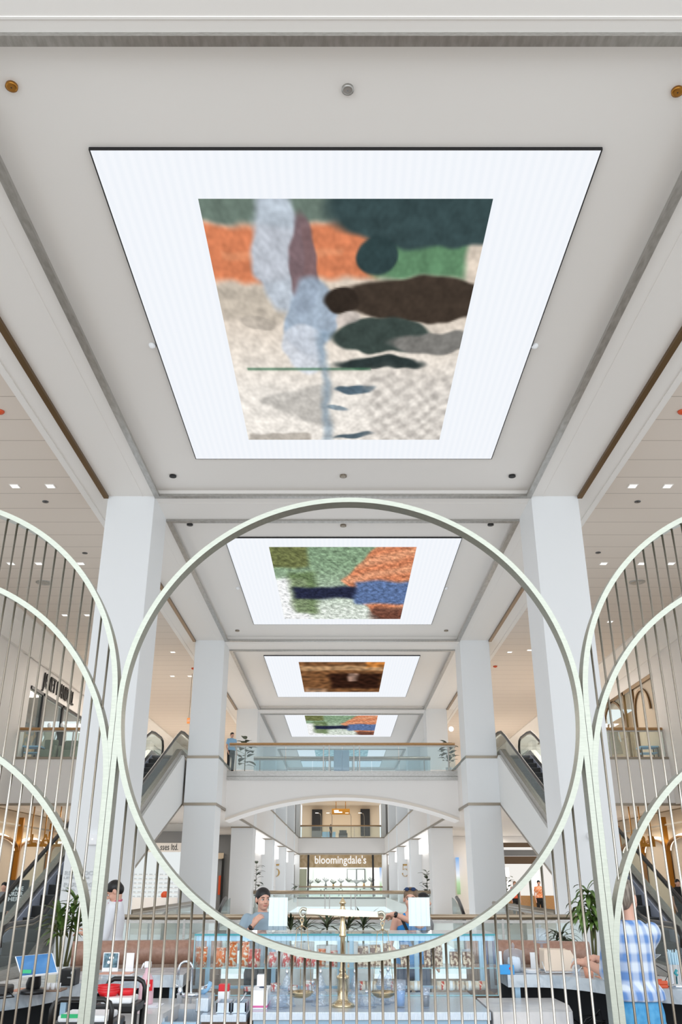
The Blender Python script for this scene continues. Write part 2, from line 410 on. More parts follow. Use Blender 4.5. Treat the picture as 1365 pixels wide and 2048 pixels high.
# upper side walls with storefront openings
LS = dict(y0=atX(62, 1372, -XW).y, y1=atX(172, 1440, -XW).y, zt=atX(62, 1372, -XW).z)
RS = dict(y0=atX(1304, 1347, XW).y, y1=atX(1200, 1414, XW).y, zt=atX(1304, 1347, XW).z)
for s, S in ((-1, LS), (1, RS)):
    w = MB()
    xa, xb = s*XW, s*(XW+0.3)
    w.box(xa, xb, 24, S['y0'], ZL0, ZT).box(xa, xb, S['y1'], YE, ZL0, ZT).box(xa, xb, S['y0'], S['y1'], S['zt'], ZT).box(xa, xb, S['y0'], S['y1'], ZL0, ZL1)
    struct('wall_' + SIDE[s], w, 'slab')
    back = MB().box(s*(XW+2.6), s*(XW+2.8), S['y0']-1.5, S['y1']+1.5, ZL1, ZT-0.5).box(s*(XW+0.3), s*(XW+2.8), S['y0']-1.5, S['y1']+1.5, S['zt']+0.2, S['zt']+0.3)
    struct('wall_' + SIDE[s] + '_back', back, 'grey' if s < 0 else 'warmwall')
def wall_strip(px1, py1, px2, py2, s, nm='trim_5', hgt=0.07):
    a = atX(px1, py1, s*(XW-0.02)); b = atX(px2, py2, s*(XW-0.02)); z = (a.z+b.z)/2
    struct(nm, MB().box(s*(XW-0.05), s*XW, a.y, b.y, z-hgt/2, z+hgt/2), 'darktrim')
    # plaster mouldings above and below the strip
    struct(nm, MB().box(s*(XW-0.06), s*XW, a.y-0.3, b.y+0.3, z+0.22, z+0.27).box(s*(XW-0.06), s*XW, a.y-0.3, b.y+0.3, z-0.27, z-0.22), 'slab')
wall_strip(0, 1256, 46, 1289, -1); wall_strip(76, 1309, 165, 1373, -1)
wall_strip(1365, 1252, 1318, 1286, 1); wall_strip(1287, 1309, 1200, 1373, 1)
# pilasters on the upper walls, further back
for s in (-1, 1):
    for y in (44.5, 50.5, 57, 64, 71):
        struct('pilaster', MB().box(s*(XW-0.25), s*XW, y, y+1.2, ZL1, ZT-0.6), 'slab')
    for y in (46.0, 52.0, 58.6, 65.5):
        struct('trim_6', MB().box(s*(XW-0.06), s*XW, y, y+4.2, ZT-0.98, ZT-0.90), 'darktrim')
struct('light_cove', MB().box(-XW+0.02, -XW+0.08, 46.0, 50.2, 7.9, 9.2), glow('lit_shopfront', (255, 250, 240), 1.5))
struct('wall_left_panel', MB().box(-XW+0.02, -XW+0.06, 46.0, 50.2, 6.2, 7.9), mat('amber_wall', (214, 158, 84), 0.6))

# upper floor slabs, side aisles; bridge
for s in (-1, 1):
    struct('upper_floor', MB().box(sx(s, XI), s*(XW+0.8), YF+1.4, YE, ZL0+0.01, ZL1-0.01).box(sx(s, XO+0.2), s*(XW+2.8), YF, YF+1.4, ZL0+0.01, ZL1-0.01), 'slab')
    t = MB()
    for z in (ZL0-0.05, ZL1-0.06):
        t.box(sx(s, 8.05), s*(XW+0.9), YF-0.03, YF+0.05, z, z+0.09)
        for k in range(2, len(PY)):
            e = PY[k+1] if k+1 < len(PY) else YE
            t.box(sx(s, XI-0.03), sx(s, XI+0.05), PY[k]+CD+0.02, e-0.03, z, z+0.09)
    struct('trim_7', t, 'trim')
struct('upper_floor', MB().box(sx(-1, XI), sx(1, XI), YE-3, YE+4, ZL0+0.02, ZL1-0.02), 'slab')
# lower level of the hall
for s in (-1, 1):
    struct('floor', MB().box(sx(s, XI+0.04), s*15.5, 18.6, YE+4, -0.9, 0), 'floor')
    struct('trim_8', MB().box(sx(s, XI), sx(s, XI+0.06), 18.6, YE, -0.95, 0.03), 'slab')
struct('floor', MB().box(-16, 16, -6, 3.6, -0.4, 0).box(-16, -5.5, 3.6, 18.6, -0.4, 0).box(5.5, 16, 3.6, 18.6, -0.4, 0), 'floor')
struct('floor', MB().box(-5.5, 5.5, 3.6, 18.6, -0.4, 0), 'woodfloor')
struct('floor', MB().box(sx(-1, XI+0.04), sx(1, XI+0.04), 50, 55, -0.9, 0), 'slab')
struct('trim_9', MB().box(sx(-1, XI), sx(1, XI), 49.95, 50, -0.62, 0.02), 'steel')
struct('floor', MB().box(sx(-1, XI+0.04), sx(1, XI+0.04), YE-4, YE+6, -0.9, 0), 'slab')
struct('trim_10', MB().box(sx(-1, XI), sx(1, XI), YE-4.05, YE-4, -0.12, 0.02), 'iron')
# infill walls of the far bays, lower and upper level
for s in (-1, 1):
    for k in range(3, len(PY)):
        a = PY[k]+CD; b = PY[k+1] if k+1 < len(PY) else YE
        struct('wall_' + SIDE[s] + '_lower', MB().box(sx(s, XI+0.75), sx(s, XI+0.95), a, b, 0, ZL0), 'slab')
        L = b-a
        lb = MB().box(sx(s, XI+0.50), sx(s, XI+0.74), a+0.1, a+L*0.92, ZL0-1.05, ZL0-0.12)
        o = lb.build('light_box', M.get('litbox') or M.setdefault('litbox', glow('lit_box', (255, 253, 250), 1.8)))
        pos = ['nearest', 'second', 'third', 'farthest'][k-3]
        tag(o, '%s lit white box sign on the %s wall under the upper floor, between columns' % (pos, SIDE[s]), 'light', 'lit boxes along the lower far walls')
        struct('wall_' + SIDE[s] + '_upper', MB().box(sx(s, XI+0.9), sx(s, XI+1.1), a, b, ZL1, ZT), 'paint')
        fr = MB(); fr.box(sx(s, XI+0.84), sx(s, XI+0.9), a+L*0.3, a+L*0.72, ZL1+0.02, ZL1+2.4)
        struct('window_%d' % (k-2), fr, 'grey')
# end wall
E = MB()
xw0 = atY(600, 1740, YE).x; xw1 = atY(764, 1740, YE).x
E.box(sx(-1, XI+1.2), xw0, YE, YE+0.4, -0.9, ZT).box(xw1, sx(1, XI+1.2), YE, YE+0.4, -0.9, ZT)
struct('wall_far', E, 'slab')
struct('wall_far', MB().box(xw0-0.6, xw1+0.6, YE-3.2, YE-2.95, ZL0, ZL1), 'slab')
struct('trim_11', MB().box(xw0-0.8, xw1+0.8, YE-3.26, YE-3.2, ZL0-0.05, ZL0+0.05).box(xw0-0.8, xw1+0.8, YE-3.26, YE-3.2, ZL1-0.07, ZL1+0.03), 'trim')
for s, x in ((-1, xw0), (1, xw1)):
    struct('pilaster', MB().box(x-0.5*(1 if s < 0 else 0), x+0.5*(0 if s < 0 else 1), YE-1.4, YE, 0, ZL0).box(x-0.5*(1 if s < 0 else 0), x+0.5*(0 if s < 0 else 1), YE-1.4, YE, ZL1, ZT), 'column')
struct('wall_far_upper', MB().box(xw0-0.2, xw1+0.2, YE+8, YE+8.2, ZL1, ZT), 'warmwall')
struct('ceiling', MB().box(xw0-0.2, xw1+0.2, YE-0.2, YE+8, ZT-0.4, ZT-0.2), 'warmwall')
struct('wall_far_lower', MB().box(xw0-0.2, xw1+0.2, YE+7, YE+7.2, 0, ZL0), 'paint')

# ------------------------------------------------------------ wall numbers
for s, px in ((-1, 545.5), (1, 804.5)):
    z = atY(px, 1753, PY[5]-0.03).z; x = atY(px, 1753, PY[5]-0.03).x
    n_ = 26; io = []; oo = []
    for k in range(n_+1):
        a = math.radians(128 - 300*k/n_); wv = 0.03+0.095*max(0, math.cos(a))**1.2
        if k > n_-3: wv += 0.03*(k-n_+3)
        cxx, czz = x+0.30, z+0.30
        oo.append((cxx+0.30*math.cos(a), czz+0.31*math.sin(a))); io.append((cxx+(0.30-wv)*math.cos(a), czz+(0.31-wv)*math.sin(a)))
    m5 = MB().strip(io, oo, 'y', PY[5]-0.03, PY[5]-0.002, smooth=False)
    m5.prism([(x+0.08, z+0.50), (x+0.115, z+0.50), (x+0.155, z+0.97), (x+0.11, z+0.97)], 'y', PY[5]-0.03, PY[5]-0.002)
    m5.prism([(x+0.11, z+0.84), (x+0.50, z+0.84), (x+0.56, z+1.0), (x+0.53, z+0.98), (x+0.11, z+0.97)], 'y', PY[5]-0.03, PY[5]-0.002)
    t = m5.build('floor_number', 'goldletter')
    tag(t, 'gold number 5 on the white column to the %s of the far shop' % SIDE[s], 'number', 'gold floor numbers')

# ------------------------------------------------------------ bridge
BY0, BY1, BZ = 36.8, 41.5, 5.90
br = thing('arched_bridge', 'white arched bridge with metal edge crossing the hall above', 'bridge', (X0, BY0, ZL0))
zt = BZ-0.34
pts = []
ap = atY(683, 1595, BY0).z; eb = atY(461, 1636, BY0)
hw = XI; n = 36
for k in range(n+1):
    x = -hw + 2*hw*k/n
    pts.append((X0+x, ap - (ap-eb.z+0.03)*abs(x/4.6)**2.0))
arch = MB()
up = [(p[0], zt) for p in pts]
arch.strip(pts, up, 'y', BY0, BY0+1.6, smooth=False)
arch.build('arch', 'slab', br)
MB().strip([(p[0], p[1]) for p in pts], [(p[0], p[1]+0.10) for p in pts], 'y', BY0-0.03, BY0).build('arch_moulding', mat('arch_moulding_paint', (228, 218, 206), 0.6), br)
MB().box(sx(-1, XI), sx(1, XI), BY0+1.6, BY1, ZL0+1.0, BZ-0.02).build('deck', 'slab', br)
e = MB().box(sx(-1, XI), sx(1, XI), BY0-0.06, BY0+0.1, zt, BZ-0.2).box(sx(-1, XI), sx(1, XI), BY0-0.09, BY0+0.1, BZ-0.19, BZ+0.02)
e.build('metal_fascia', 'steel', br)

def railing(name, label, pts, z, h=1.08, railr=0.04, railm='wood', glassm='glass', step=2.4, base=True, cat='railing', group=None, flat=False, posts=None, under=True):
    """glass railing along a polyline: handrail, panels, posts"""
    P = [Vector(p) for p in pts]
    c = P[0].copy(); t = thing(name, label, cat, (c.x, c.y, z), group=group)
    top = [Vector((p.x, p.y, z+h)) for p in P]
    MB().tube(top, railr, 12).build('handrail', railm, t)
    g = MB(); u = MB()
    pc = []
    for a, b in zip(P[:-1], P[1:]):
        d = (b-a); L = d.length; d = d/L; ang = math.atan2(d.y, d.x)
        k = max(1, round(L/step)); s = L/k
        for q in range(k):
            m = a + d*(s*(q+0.5)); mx = Matrix.Translation((m.x, m.y, z+h/2-0.0)) @ Matrix.Rotation(ang, 4, 'Z')
            g.obox(mx, s-0.03, 0.018, h-0.14)
            pc.append(a + d*(s*q))
        mm = (a+b)/2
        u.obox(Matrix.Translation((mm.x, mm.y, z+h-0.085)) @ Matrix.Rotation(ang, 4, 'Z'), L, 0.05, 0.05)
    pc.append(P[-1].copy())
    g.build('glass_panel', glassm, t)
    if under: u.build('sub_rail', 'steel', t)
    if posts is None:
        posts = pc
    for p in posts:
        q = MB().box(p[0]-0.022, p[0]+0.022, p[1]-0.03, p[1]+0.03, z, z+h-0.03); q.build('post', 'steel', t)
    return t
def pairs(xs, y): return [(x+d, y, 0) for x in xs for d in (-0.12, 0.12)]
xl, xr = sx(-1, XI-0.03), sx(1, XI-0.03)
bp = [atY(653, 1530, BY0+0.1).x, atY(714, 1530, BY0+0.1).x]
railing('glass_railing', 'wood topped glass railing on the front edge of the arched bridge', [(xl, BY0+0.1, 0), (xr, BY0+0.1, 0)], BZ+0.02, 1.12, 0.055, 'wood', 'bglass', posts=[(xl+0.3, BY0+0.1)]+pairs(bp, BY0+0.1)+[(xr-0.3, BY0+0.1)], group='railings across the hall')
railing('glass_railing', 'metal topped glass railing on the back edge of the arched bridge', [(xl+0.6, BY1-0.1, 0), (xr-0.6, BY1-0.1, 0)], BZ+0.02, 1.12, 0.075, 'steel', 'bglass', posts=[(xl+0.9, BY1-0.1)]+pairs(bp, BY1-0.1)+[(xr-0.9, BY1-0.1)], group='railings across the hall')
lp = [atY(655, 1810, 50.1).x, atY(707, 1810, 50.1).x]
railing('glass_railing', 'brass tube railing on the far lower walkway, behind the balance scale', [(xl, 50.1, 0), (xr, 50.1, 0)], 0.02, 1.12, 0.09, 'tube', 'glass', posts=pairs(lp, 50.1)+[(xl+0.4, 50.1), (xr-0.4, 50.1)], group='railings across the hall')
railing('glass_railing', 'brass tube railing at the well edge behind the bar counters', [(xl+0.02, 18.75, 0), (xr-0.02, 18.75, 0)], 0.0, 1.07, 0.05, 'tube', 'glass', step=1.6, group='railings across the hall')
railing('glass_railing', 'thin railing in front of the far shop under the white sign letters', [(xw0+0.1, YE-3.9, 0), (xw1-0.1, YE-3.9, 0)], 0.0, 1.07, 0.07, 'tube', 'glass', step=3.2, group='railings across the hall')
railing('glass_railing', 'thin wood topped railing of the far upper floor café', [(xw0+0.1, YE-3.0, 0), (xw1-0.1, YE-3.0, 0)], ZL1, 1.25, 0.07, 'wood', 'glass', step=3.2, group='railings across the hall')
ul = atX(38, 1456, -XW)
for s in (-1, 1):
    railing('glass_railing', 'wood topped glass railing on the upper floor edge beside the %s escalator' % SIDE[s], [(s*8.45, YF+0.12, 0), (s*(XW-0.05), YF+0.12, 0)], ZL1, 1.12, 0.06, 'wood', 'glass', step=2.3, group='railings of the upper floor')
    # along the well, lower level, between the first two column pairs
    railing('glass_railing', 'dull metal railing along the %s side of the well, beyond the bar' % SIDE[s], [(sx(s, XI+0.05), 21.4, 0), (sx(s, XI+0.05), 30.0, 0)], 0.0, 1.07, 0.055, 'trim', 'dglass', step=2.2, group='railings along the well')
    railing('glass_railing', 'brown metal railing of the %s lower aisle in front of the shops' % SIDE[s], [(sx(s, 6.4), 27.5, 0), (sx(s, 9.4), 27.5, 0)], 0.0, 1.05, 0.05, 'wood', 'dglass', step=2.0, group='railings along the lower shops')
# well handrails of the lower escalators
for s, (a, b) in ((-1, ((437, 1829), (452, 1796))), (1, ((929, 1831), (914, 1795)))):
    p = atY(a[0], a[1], 30.0); q = atY(b[0], b[1], 33.0)
    d = q-p
    t = thing('escalator_handrail', 'black rubber handrail tip of the %s descending escalator in the well' % SIDE[s], 'handrail', (p.x, p.y, p.z), group='well escalator handrails')
    pts = [p - V(0, 0, 1.2), p, p + d*0.35 + V(0, 0, 0.05), p + d*0.7 + V(0, 0, 0.06), q]
    MB().tube(pts, 0.06, 10).build('rubber_rail', 'rubber', t)
    pr = [(v.y, v.z) for v in pts] + [(q.y, p.z-1.2)]
    MB().prism(pr, 'x', p.x-0.01, p.x+0.01).build('glass_side', 'dglass', t)

# ------------------------------------------------------------ escalators
SL = math.tan(math.radians(23.1)); EYB, EYT = 19.3, 33.6
def zinc(y): return (y-EYB)*SL
def escalator(s):
    xa, xb = s*6.24, s*7.40
    t = thing('escalator', 'escalator with black steps and glass sides on the %s, rising away to the upper floor' % SIDE[s], 'escalator', (s*6.98, EYB, 0), group='escalators')
    def prof(off, y0=EYB, y1=EYT):
        return [(y0, off), (y1, zinc(y1)+off)]
    for name, x in (('inner', xa), ('outer', xb)):
        path = [(17.35, 0.62), (17.3, 0.80), (17.42, 0.93), (17.7, 0.98), (19.0, 0.98), (19.6, 1.08)]
        y = 20.2
        path += [(20.2, zinc(20.2)+0.95), (33.0, zinc(33.0)+0.95), (33.7, zinc(33.6)+0.95), (34.4, ZL1+1.0), (35.6, ZL1+1.0), (36.0, ZL1+0.92), (36.15, ZL1+0.7), (36.15, ZL1+0.35), (36.0, ZL1+0.2)]
        MB().tube([(x, a, b) for a, b in path], 0.045, 10).build('handrail', 'rubber' if name == 'outer' else 'rubber', t)
        inner = s*(-1)*0 
        sd = 1 if name == 'outer' else -1
        MB().tube([(x, a, b-0.05) for a, b in path[2:-4]], 0.03, 8).build('rail_bracket', 'trim', t)
        poly = [(17.35, 0.2)] + path[0:13] + [(36.1, ZL1+0.1)] + [(33.9, ZL1+0.1), (EYT, zinc(EYT)+0.12), (EYB, 0.12)]
        MB().prism(poly, 'x', x-0.008, x+0.008).build('glass_side', 'glass' if name == 'outer' else 'dglass', t)
        # deck and skirt below the glass
        u_ = -0.03 if name == 'outer' else 0.0
        dk = [(17.0, 0.06), (19.2, 0.06+u_), (EYT+0.1, zinc(EYT)+0.10+u_), (36.2, ZL1+0.10), (36.2, ZL1+0.16+u_), (EYT, zinc(EYT)+0.28+u_), (19.1, 0.28+u_), (17.0, 0.24)]
        MB().prism(dk, 'x', x-0.10, x+0.10).build('metal_deck', 'steel', t)
        sk = [(19.6, -0.12), (EYT, zinc(EYT)-0.22), (EYT, zinc(EYT)+0.10+u_), (19.0, 0.10+u_), (19.0, 0.0)]
        ins = x - s*0.12 if name == 'outer' else x + s*0.12
        MB().prism(sk, 'x', ins-0.015, ins+0.015).build('skirt_panel', M.get('skirt') or M.setdefault('skirt', mat('skirt_blue_reflection', (216, 224, 246), 0.3, 0.1)), t)  # lavender tint stands for blue light reflected on the skirt
    body = [(20.6, 0.0), (EYT+0.4, ZL0+0.0), (EYT+0.4, ZL1-0.05), (EYT, zinc(EYT)+0.06), (19.2, 0.05), (19.2, 0.0)]
    for nm, x in (('inner', xa - s*0.10), ('outer', xb + s*0.06)):
        MB().prism(body, 'x', x-0.085, x+0.085).build('side_panel', 'paint', t)
        MB().prism([(20.6, -0.03), (EYT+0.4, ZL0-0.05), (EYT+0.4, ZL0+0.03), (20.6, 0.05)], 'x', x-0.092, x+0.092).build('edge_trim', 'trim', t)
    MB().prism([(20.7, 0.01), (EYT+0.4, ZL0+0.01), (EYT+0.4, ZL0+0.05), (20.7, 0.05)], 'x', min(xa, xb), max(xa, xb)).build('soffit', 'slab', t)
    N = 27; rise = ZL1/N; run = (EYT-EYB)/N
    for k in range(N):
        y = EYB + run*k; z = rise*(k+1)-0.15
        m = MB().box(min(xa, xb)+0.13, max(xa, xb)-0.13, y, y+run+0.03, z-rise-0.05, z-0.02)
        sp_ = m.build('step', 'step', t)
        MB().box(min(xa, xb)+0.135, max(xa, xb)-0.135, y-0.006, y+0.02, z-0.028, z-0.016).build('step_edge', 'iron', sp_)
    MB().box(min(xa, xb)+0.13, max(xa, xb)-0.13, EYT, 36.2, ZL1-0.06, ZL1+0.02).build('landing_plate', 'iron', t)
    MB().box(min(xa, xb)+0.13, max(xa, xb)-0.13, 17.0, EYB, 0.0, 0.03).build('landing_plate', 'iron', t)
for s in (-1, 1): escalator(s)

# ------------------------------------------------------------ ceiling screens
def smooth01(a, b, x):
    t = min(1, max(0, (x-a)/(b-a))); return t*t*(3-2*t)
def blend(c, d, w): return tuple(c[i]*(1-w)+d[i]*w for i in range(3))
def ell(u, v, cu, cv, ru, rv, soft=0.12):
    d = math.sqrt(((u-cu)/ru)**2 + ((v-cv)/rv)**2); return 1 - smooth01(1-soft, 1+soft, d)
def rect(u, v, u0, u1, v0, v1, s=0.012):
    return smooth01(u0-s, u0+s, u)*(1-smooth01(u1-s, u1+s, u))*smooth01(v0-s, v0+s, v)*(1-smooth01(v1-s, v1+s, v))
def nz(u, v, f, o=0): return noise.noise(Vector((u*f+o, v*f, o*1.7)))
def art1(u, v):
    """plain abstract field of stained patches"""
    uu = u + 0.035*nz(u, v, 5) + 0.012*nz(u, v, 17); vv = v + 0.035*nz(u, v, 5, 9) + 0.012*nz(u, v, 17, 5)
    c = (222, 208, 192)
    c = blend(c, (238, 232, 224), smooth01(0.25, 0.8, vv))
    c = blend(c, (214, 130, 92), rect(uu, vv, -0.1, 0.62, 0.06, 0.25, 0.02))
    c = blend(c, (232, 160, 120), rect(uu, vv, 0.05, 0.5, 0.14, 0.17, 0.01)*0.5)
    c = blend(c, (98, 138, 104), rect(uu, vv, 0.6, 0.95, 0.09, 0.25, 0.02))
    c = blend(c, (108, 124, 114), rect(uu, vv, -0.1, 0.5, -0.1, 0.055))
    c = blend(c, (190, 180, 166), rect(uu, vv, 0.00, 0.26, 0.26, 0.40, 0.02)*0.8)
    c = blend(c, (160, 152, 142), ell(uu, vv, 0.14, 0.41, 0.08, 0.03)*0.5)
    c = blend(c, (188, 198, 210), ell(uu, vv, 0.25, 0.16, 0.09, 0.20)*0.95)
    c = blend(c, (122, 100, 104), ell(uu, vv, 0.335, 0.20, 0.06, 0.18)*0.95)
    c = blend(c, (158, 174, 192), ell(uu, vv, 0.36, 0.40, 0.10, 0.15)*0.95)
    c = blend(c, (206, 212, 222), ell(uu, vv, 0.33, 0.52, 0.09, 0.10)*0.9)
    c = blend(c, (58, 76, 78), ell(uu, vv, 0.86, 0.02, 0.42, 0.13, 0.08))
    c = blend(c, (50, 68, 70), ell(uu, vv, 0.62, 0.17, 0.07, 0.07, 0.1))
    c = blend(c, (66, 56, 48), ell(uu, vv, 0.82, 0.33, 0.34, 0.085, 0.1))
    c = blend(c, (52, 44, 38), ell(uu, vv, 0.48, 0.33, 0.07, 0.045, 0.15))
    c = blend(c, (62, 74, 70), ell(uu, vv, 0.66, 0.47, 0.22, 0.07, 0.1))
    c = blend(c, (126, 124, 120), ell(uu, vv, 0.90, 0.50, 0.20, 0.045, 0.15))
    c = blend(c, (48, 58, 58), ell(uu, vv, 0.66, 0.585, 0.20, 0.03, 0.2))
    c = blend(c, (200, 190, 184), ell(uu, vv, 0.50, 0.40, 0.05, 0.03, 0.2)*0.8)
    c = blend(c, (78, 118, 92), rect(u, v, 0.06, 0.62, 0.602, 0.616, 0.004)*0.75)
    tri = rect(uu, vv, 0.10, 0.44, 0.66, 0.92, 0.03)*smooth01(0.0, 0.03, 0.02+(uu-0.08)*0.36-abs(vv-0.785))
    c = blend(c, (190, 186, 180), tri*0.9)
    c = blend(c, (128, 152, 172), rect(uu, vv, 0.39, 0.43, 0.45, 1.1, 0.02)*0.6)
    c = blend(c, (70, 92, 108), ell(uu, vv, 0.55, 0.715, 0.10, 0.022, 0.2)*0.9)
    c = blend(c, (112, 132, 146), ell(uu, vv, 0.47, 0.815, 0.05, 0.012, 0.3)*0.8)
    c = blend(c, (66, 84, 96), ell(uu, vv, 0.54, 0.965, 0.10, 0.014, 0.3)*0.9)
    c = blend(c, (176, 168, 158), rect(uu, vv, 0.0, 0.32, 0.95, 1.1, 0.01)*0.8)
    g = rect(uu, vv, 0.60, 1.1, 0.62, 1.1, 0.04)
    cell = math.sin(u*64+3*nz(u, v, 9))*math.sin(v*84+3*nz(u, v, 9, 4))
    c = blend(c, (176, 170, 164), g*(0.35+0.35*cell))
    k = 1 + 0.12*nz(u, v, 22) + 0.08*nz(u, v, 60)
    return tuple(x*k for x in c)
def art2(u, v):
    uu = u + 0.03*nz(u, v, 7); vv = v + 0.03*nz(u, v, 7, 9)
    c = blend((132, 158, 128), (214, 222, 212), smooth01(0.15, 0.95, vv))
    c = blend(c, (110, 116, 74), rect(uu, vv, -0.1, 0.25, -0.1, 0.24, 0.03))
    c = blend(c, (242, 244, 244), rect(uu, vv, -0.1, 0.22, 0.38, 1.1, 0.03))
    c = blend(c, (96, 116, 74), rect(uu, vv, 0.1, 0.3, 0.3, 0.9, 0.04)*0.8)
    d = smooth01(0.50+abs(vv-0.42)*0.55-0.02, 0.50+abs(vv-0.42)*0.55+0.02, uu)
    c = blend(c, (204, 128, 92), d)
    c = blend(c, (232, 176, 140), d*(0.5+0.5*math.sin(vv*34+uu*12))*0.55)
    c = blend(c, (40, 44, 66), rect(uu, vv, 0.12, 0.66, 0.50, 0.66, 0.03))
    c = blend(c, (94, 116, 158), rect(uu, vv, 0.60, 1.1, 0.42, 0.74, 0.03))
    c = blend(c, (88, 56, 48), rect(uu, vv, 0.74, 1.1, 0.80, 1.1, 0.04)*0.8)
    k = 1 + 0.3*nz(u, v, 30) + 0.3*nz(u, v, 70); return tuple(x*k for x in c)
def art3(u, v):
    uu = u + 0.04*nz(u, v, 5); vv = v + 0.04*nz(u, v, 5, 9)
    c = (120, 82, 52)
    c = blend(c, (196, 160, 120), rect(uu, vv, 0.0, 1.0, 0.1, 0.26, 0.03)*0.7)
    c = blend(c, (206, 130, 60), rect(uu, vv, 0.78, 1.1, -0.1, 0.16, 0.02)*0.8)
    c = blend(c, (48, 28, 20), rect(uu, vv, 0.35, 1.0, 0.36, 0.86, 0.05))
    c = blend(c, (186, 156, 140), rect(uu, vv, 0.58, 0.7, 0.36, 0.62, 0.03)*0.7)
    c = blend(c, (176, 150, 128), rect(uu, vv, 0.0, 0.3, 0.86, 1.1, 0.04)*0.6)
    k = 1 + 0.4*nz(u, v, 14); return tuple(x*k for x in c)
def art5(u, v):
    c = (186, 214, 220); k = 0.5+0.5*math.sin(u*60+6*nz(u, v, 5)+v*20)
    return blend(c, (96, 140, 150), k*0.6)
def art_mat(name):
    m = bpy.data.materials.new(name); m.use_nodes = True; nt = m.node_tree
    for n in list(nt.nodes): nt.nodes.remove(n)
    o = nt.nodes.new('ShaderNodeOutputMaterial'); e = nt.nodes.new('ShaderNodeEmission'); a = nt.nodes.new('ShaderNodeVertexColor'); a.layer_name = 'col'
    nt.links.new(a.outputs[0], e.inputs[0]); nt.links.new(e.outputs[0], o.inputs[0]); return m
ARTM = art_mat('screen_picture')
def ledmat():
    m = glow('screen_white', (244, 247, 252), 1.0); nt = m.node_tree; e = [n for n in nt.nodes if n.type == 'EMISSION'][0]
    tc = nt.nodes.new('ShaderNodeTexCoord'); w = nt.nodes.new('ShaderNodeTexWave'); w.bands_direction = 'X'; w.inputs['Scale'].default_value = 2.3
    mx = nt.nodes.new('ShaderNodeMix'); mx.data_type = 'RGBA'; mx.inputs[6].default_value = rgb(241, 245, 251); mx.inputs[7].default_value = rgb(245, 248, 253)
    nt.links.new(tc.outputs['Object'], w.inputs[0]); nt.links.new(w.outputs[1], mx.inputs[0]); nt.links.new(mx.outputs[2], e.inputs[0])
    return m
LEDM = ledmat()
ZS = ZT+0.10
def screen(corn, pic, art, label, nx, ny):
    """corn: pixel x of near left/right + y near, far; placed on the ceiling plane"""
    (xl_, xr_, yn), (fl_, fr_, yf) = corn
    A = atZ(xl_, yn, ZS); B = atZ(xr_, yn, ZS); C = atZ(fl_, yf, ZS); D = atZ(fr_, yf, ZS)
    x0 = (A.x+C.x)/2; x1 = (B.x+D.x)/2; y0 = A.y; y1 = C.y
    t = thing('ceiling_screen', label, 'screen', ((x0+x1)/2, (y0+y1)/2, ZS), group='ceiling screens')
    MB().box(x0, x1, y0, y1, ZS, ZS+0.03).build('display_panel', LEDM, t)
    w = 0.018; q = 0.004
    MB().box(x0-w, x0, y0-w, y1+w, ZS-q, ZS+0.05).box(x1, x1+w, y0-w, y1+w, ZS-q, ZS+0.05).box(x0, x1, y0-w, y0, ZS-q, ZS+0.05).box(x0, x1, y1, y1+w, ZS-q, ZS+0.05).build('frame', 'black', t)
    if pic is None: return t
    (pl, pr, pn), (ql, qr, pf) = pic
    A = atZ(pl, pn, ZS-0.006); B = atZ(pr, pn, ZS-0.006); C = atZ(ql, pf, ZS-0.006); D = atZ(qr, pf, ZS-0.006)
    u0 = (A.x+C.x)/2; u1 = (B.x+D.x)/2; v0 = A.y; v1 = C.y
    me = bpy.data.meshes.new('picture'); vs = []; cols = []
    for j in range(ny+1):
        for i in range(nx+1):
            u = i/nx; v = j/ny
            vs.append((u0+(u1-u0)*u-t.location.x, v0+(v1-v0)*v-t.location.y, -0.006))
            c = art(u, v); cols += [lin(min(255, max(0, x))) for x in c] + [1.0]
    fs = [(j*(nx+1)+i, (j+1)*(nx+1)+i, (j+1)*(nx+1)+i+1, j*(nx+1)+i+1) for j in range(ny) for i in range(nx)]
    me.from_pydata(vs, [], fs); ca = me.color_attributes.new('col', 'FLOAT_COLOR', 'POINT'); ca.data.foreach_set('color', cols)
    me.materials.append(ARTM); o = bpy.data.objects.new('picture', me); COL.objects.link(o); o.parent = t
    return t
screen(((180, 1203, 300.5), (393, 983, 917.5)), ((396, 986, 397.5), (498, 880, 879.5)), art1, 'largest ceiling screen nearest the camera, with orange, green and dark bands', 170, 170)
screen(((452, 924, 1076.5), (507, 863, 1249)), ((539, 833, 1094), (569, 802, 1238)), art2, 'second ceiling screen, framed inside the big metal ring, with green water and orange areas', 110, 110)
screen(((529, 840, 1312), (556, 812, 1394)), ((598, 770, 1324), (609, 759, 1384)), art3, 'third ceiling screen with a dark brown picture', 60, 60)
screen(((568, 798, 1426.5), (584, 782, 1473.5)), ((611, 756, 1431), (617, 748, 1470)), art2, 'fourth ceiling screen, smaller, with green and orange picture above the bridge railing', 50, 50)
screen(((592, 775, 1494), (600, 767, 1515)), ((629, 738, 1496), (632, 735, 1513)), art5, 'fifth ceiling screen, seen through the glass of the bridge railing', 30, 30)
screen(((601, 765, 1522), (607, 759, 1534)), None, None, 'farthest ceiling screen, a thin white strip behind the bridge glass', 2, 2)

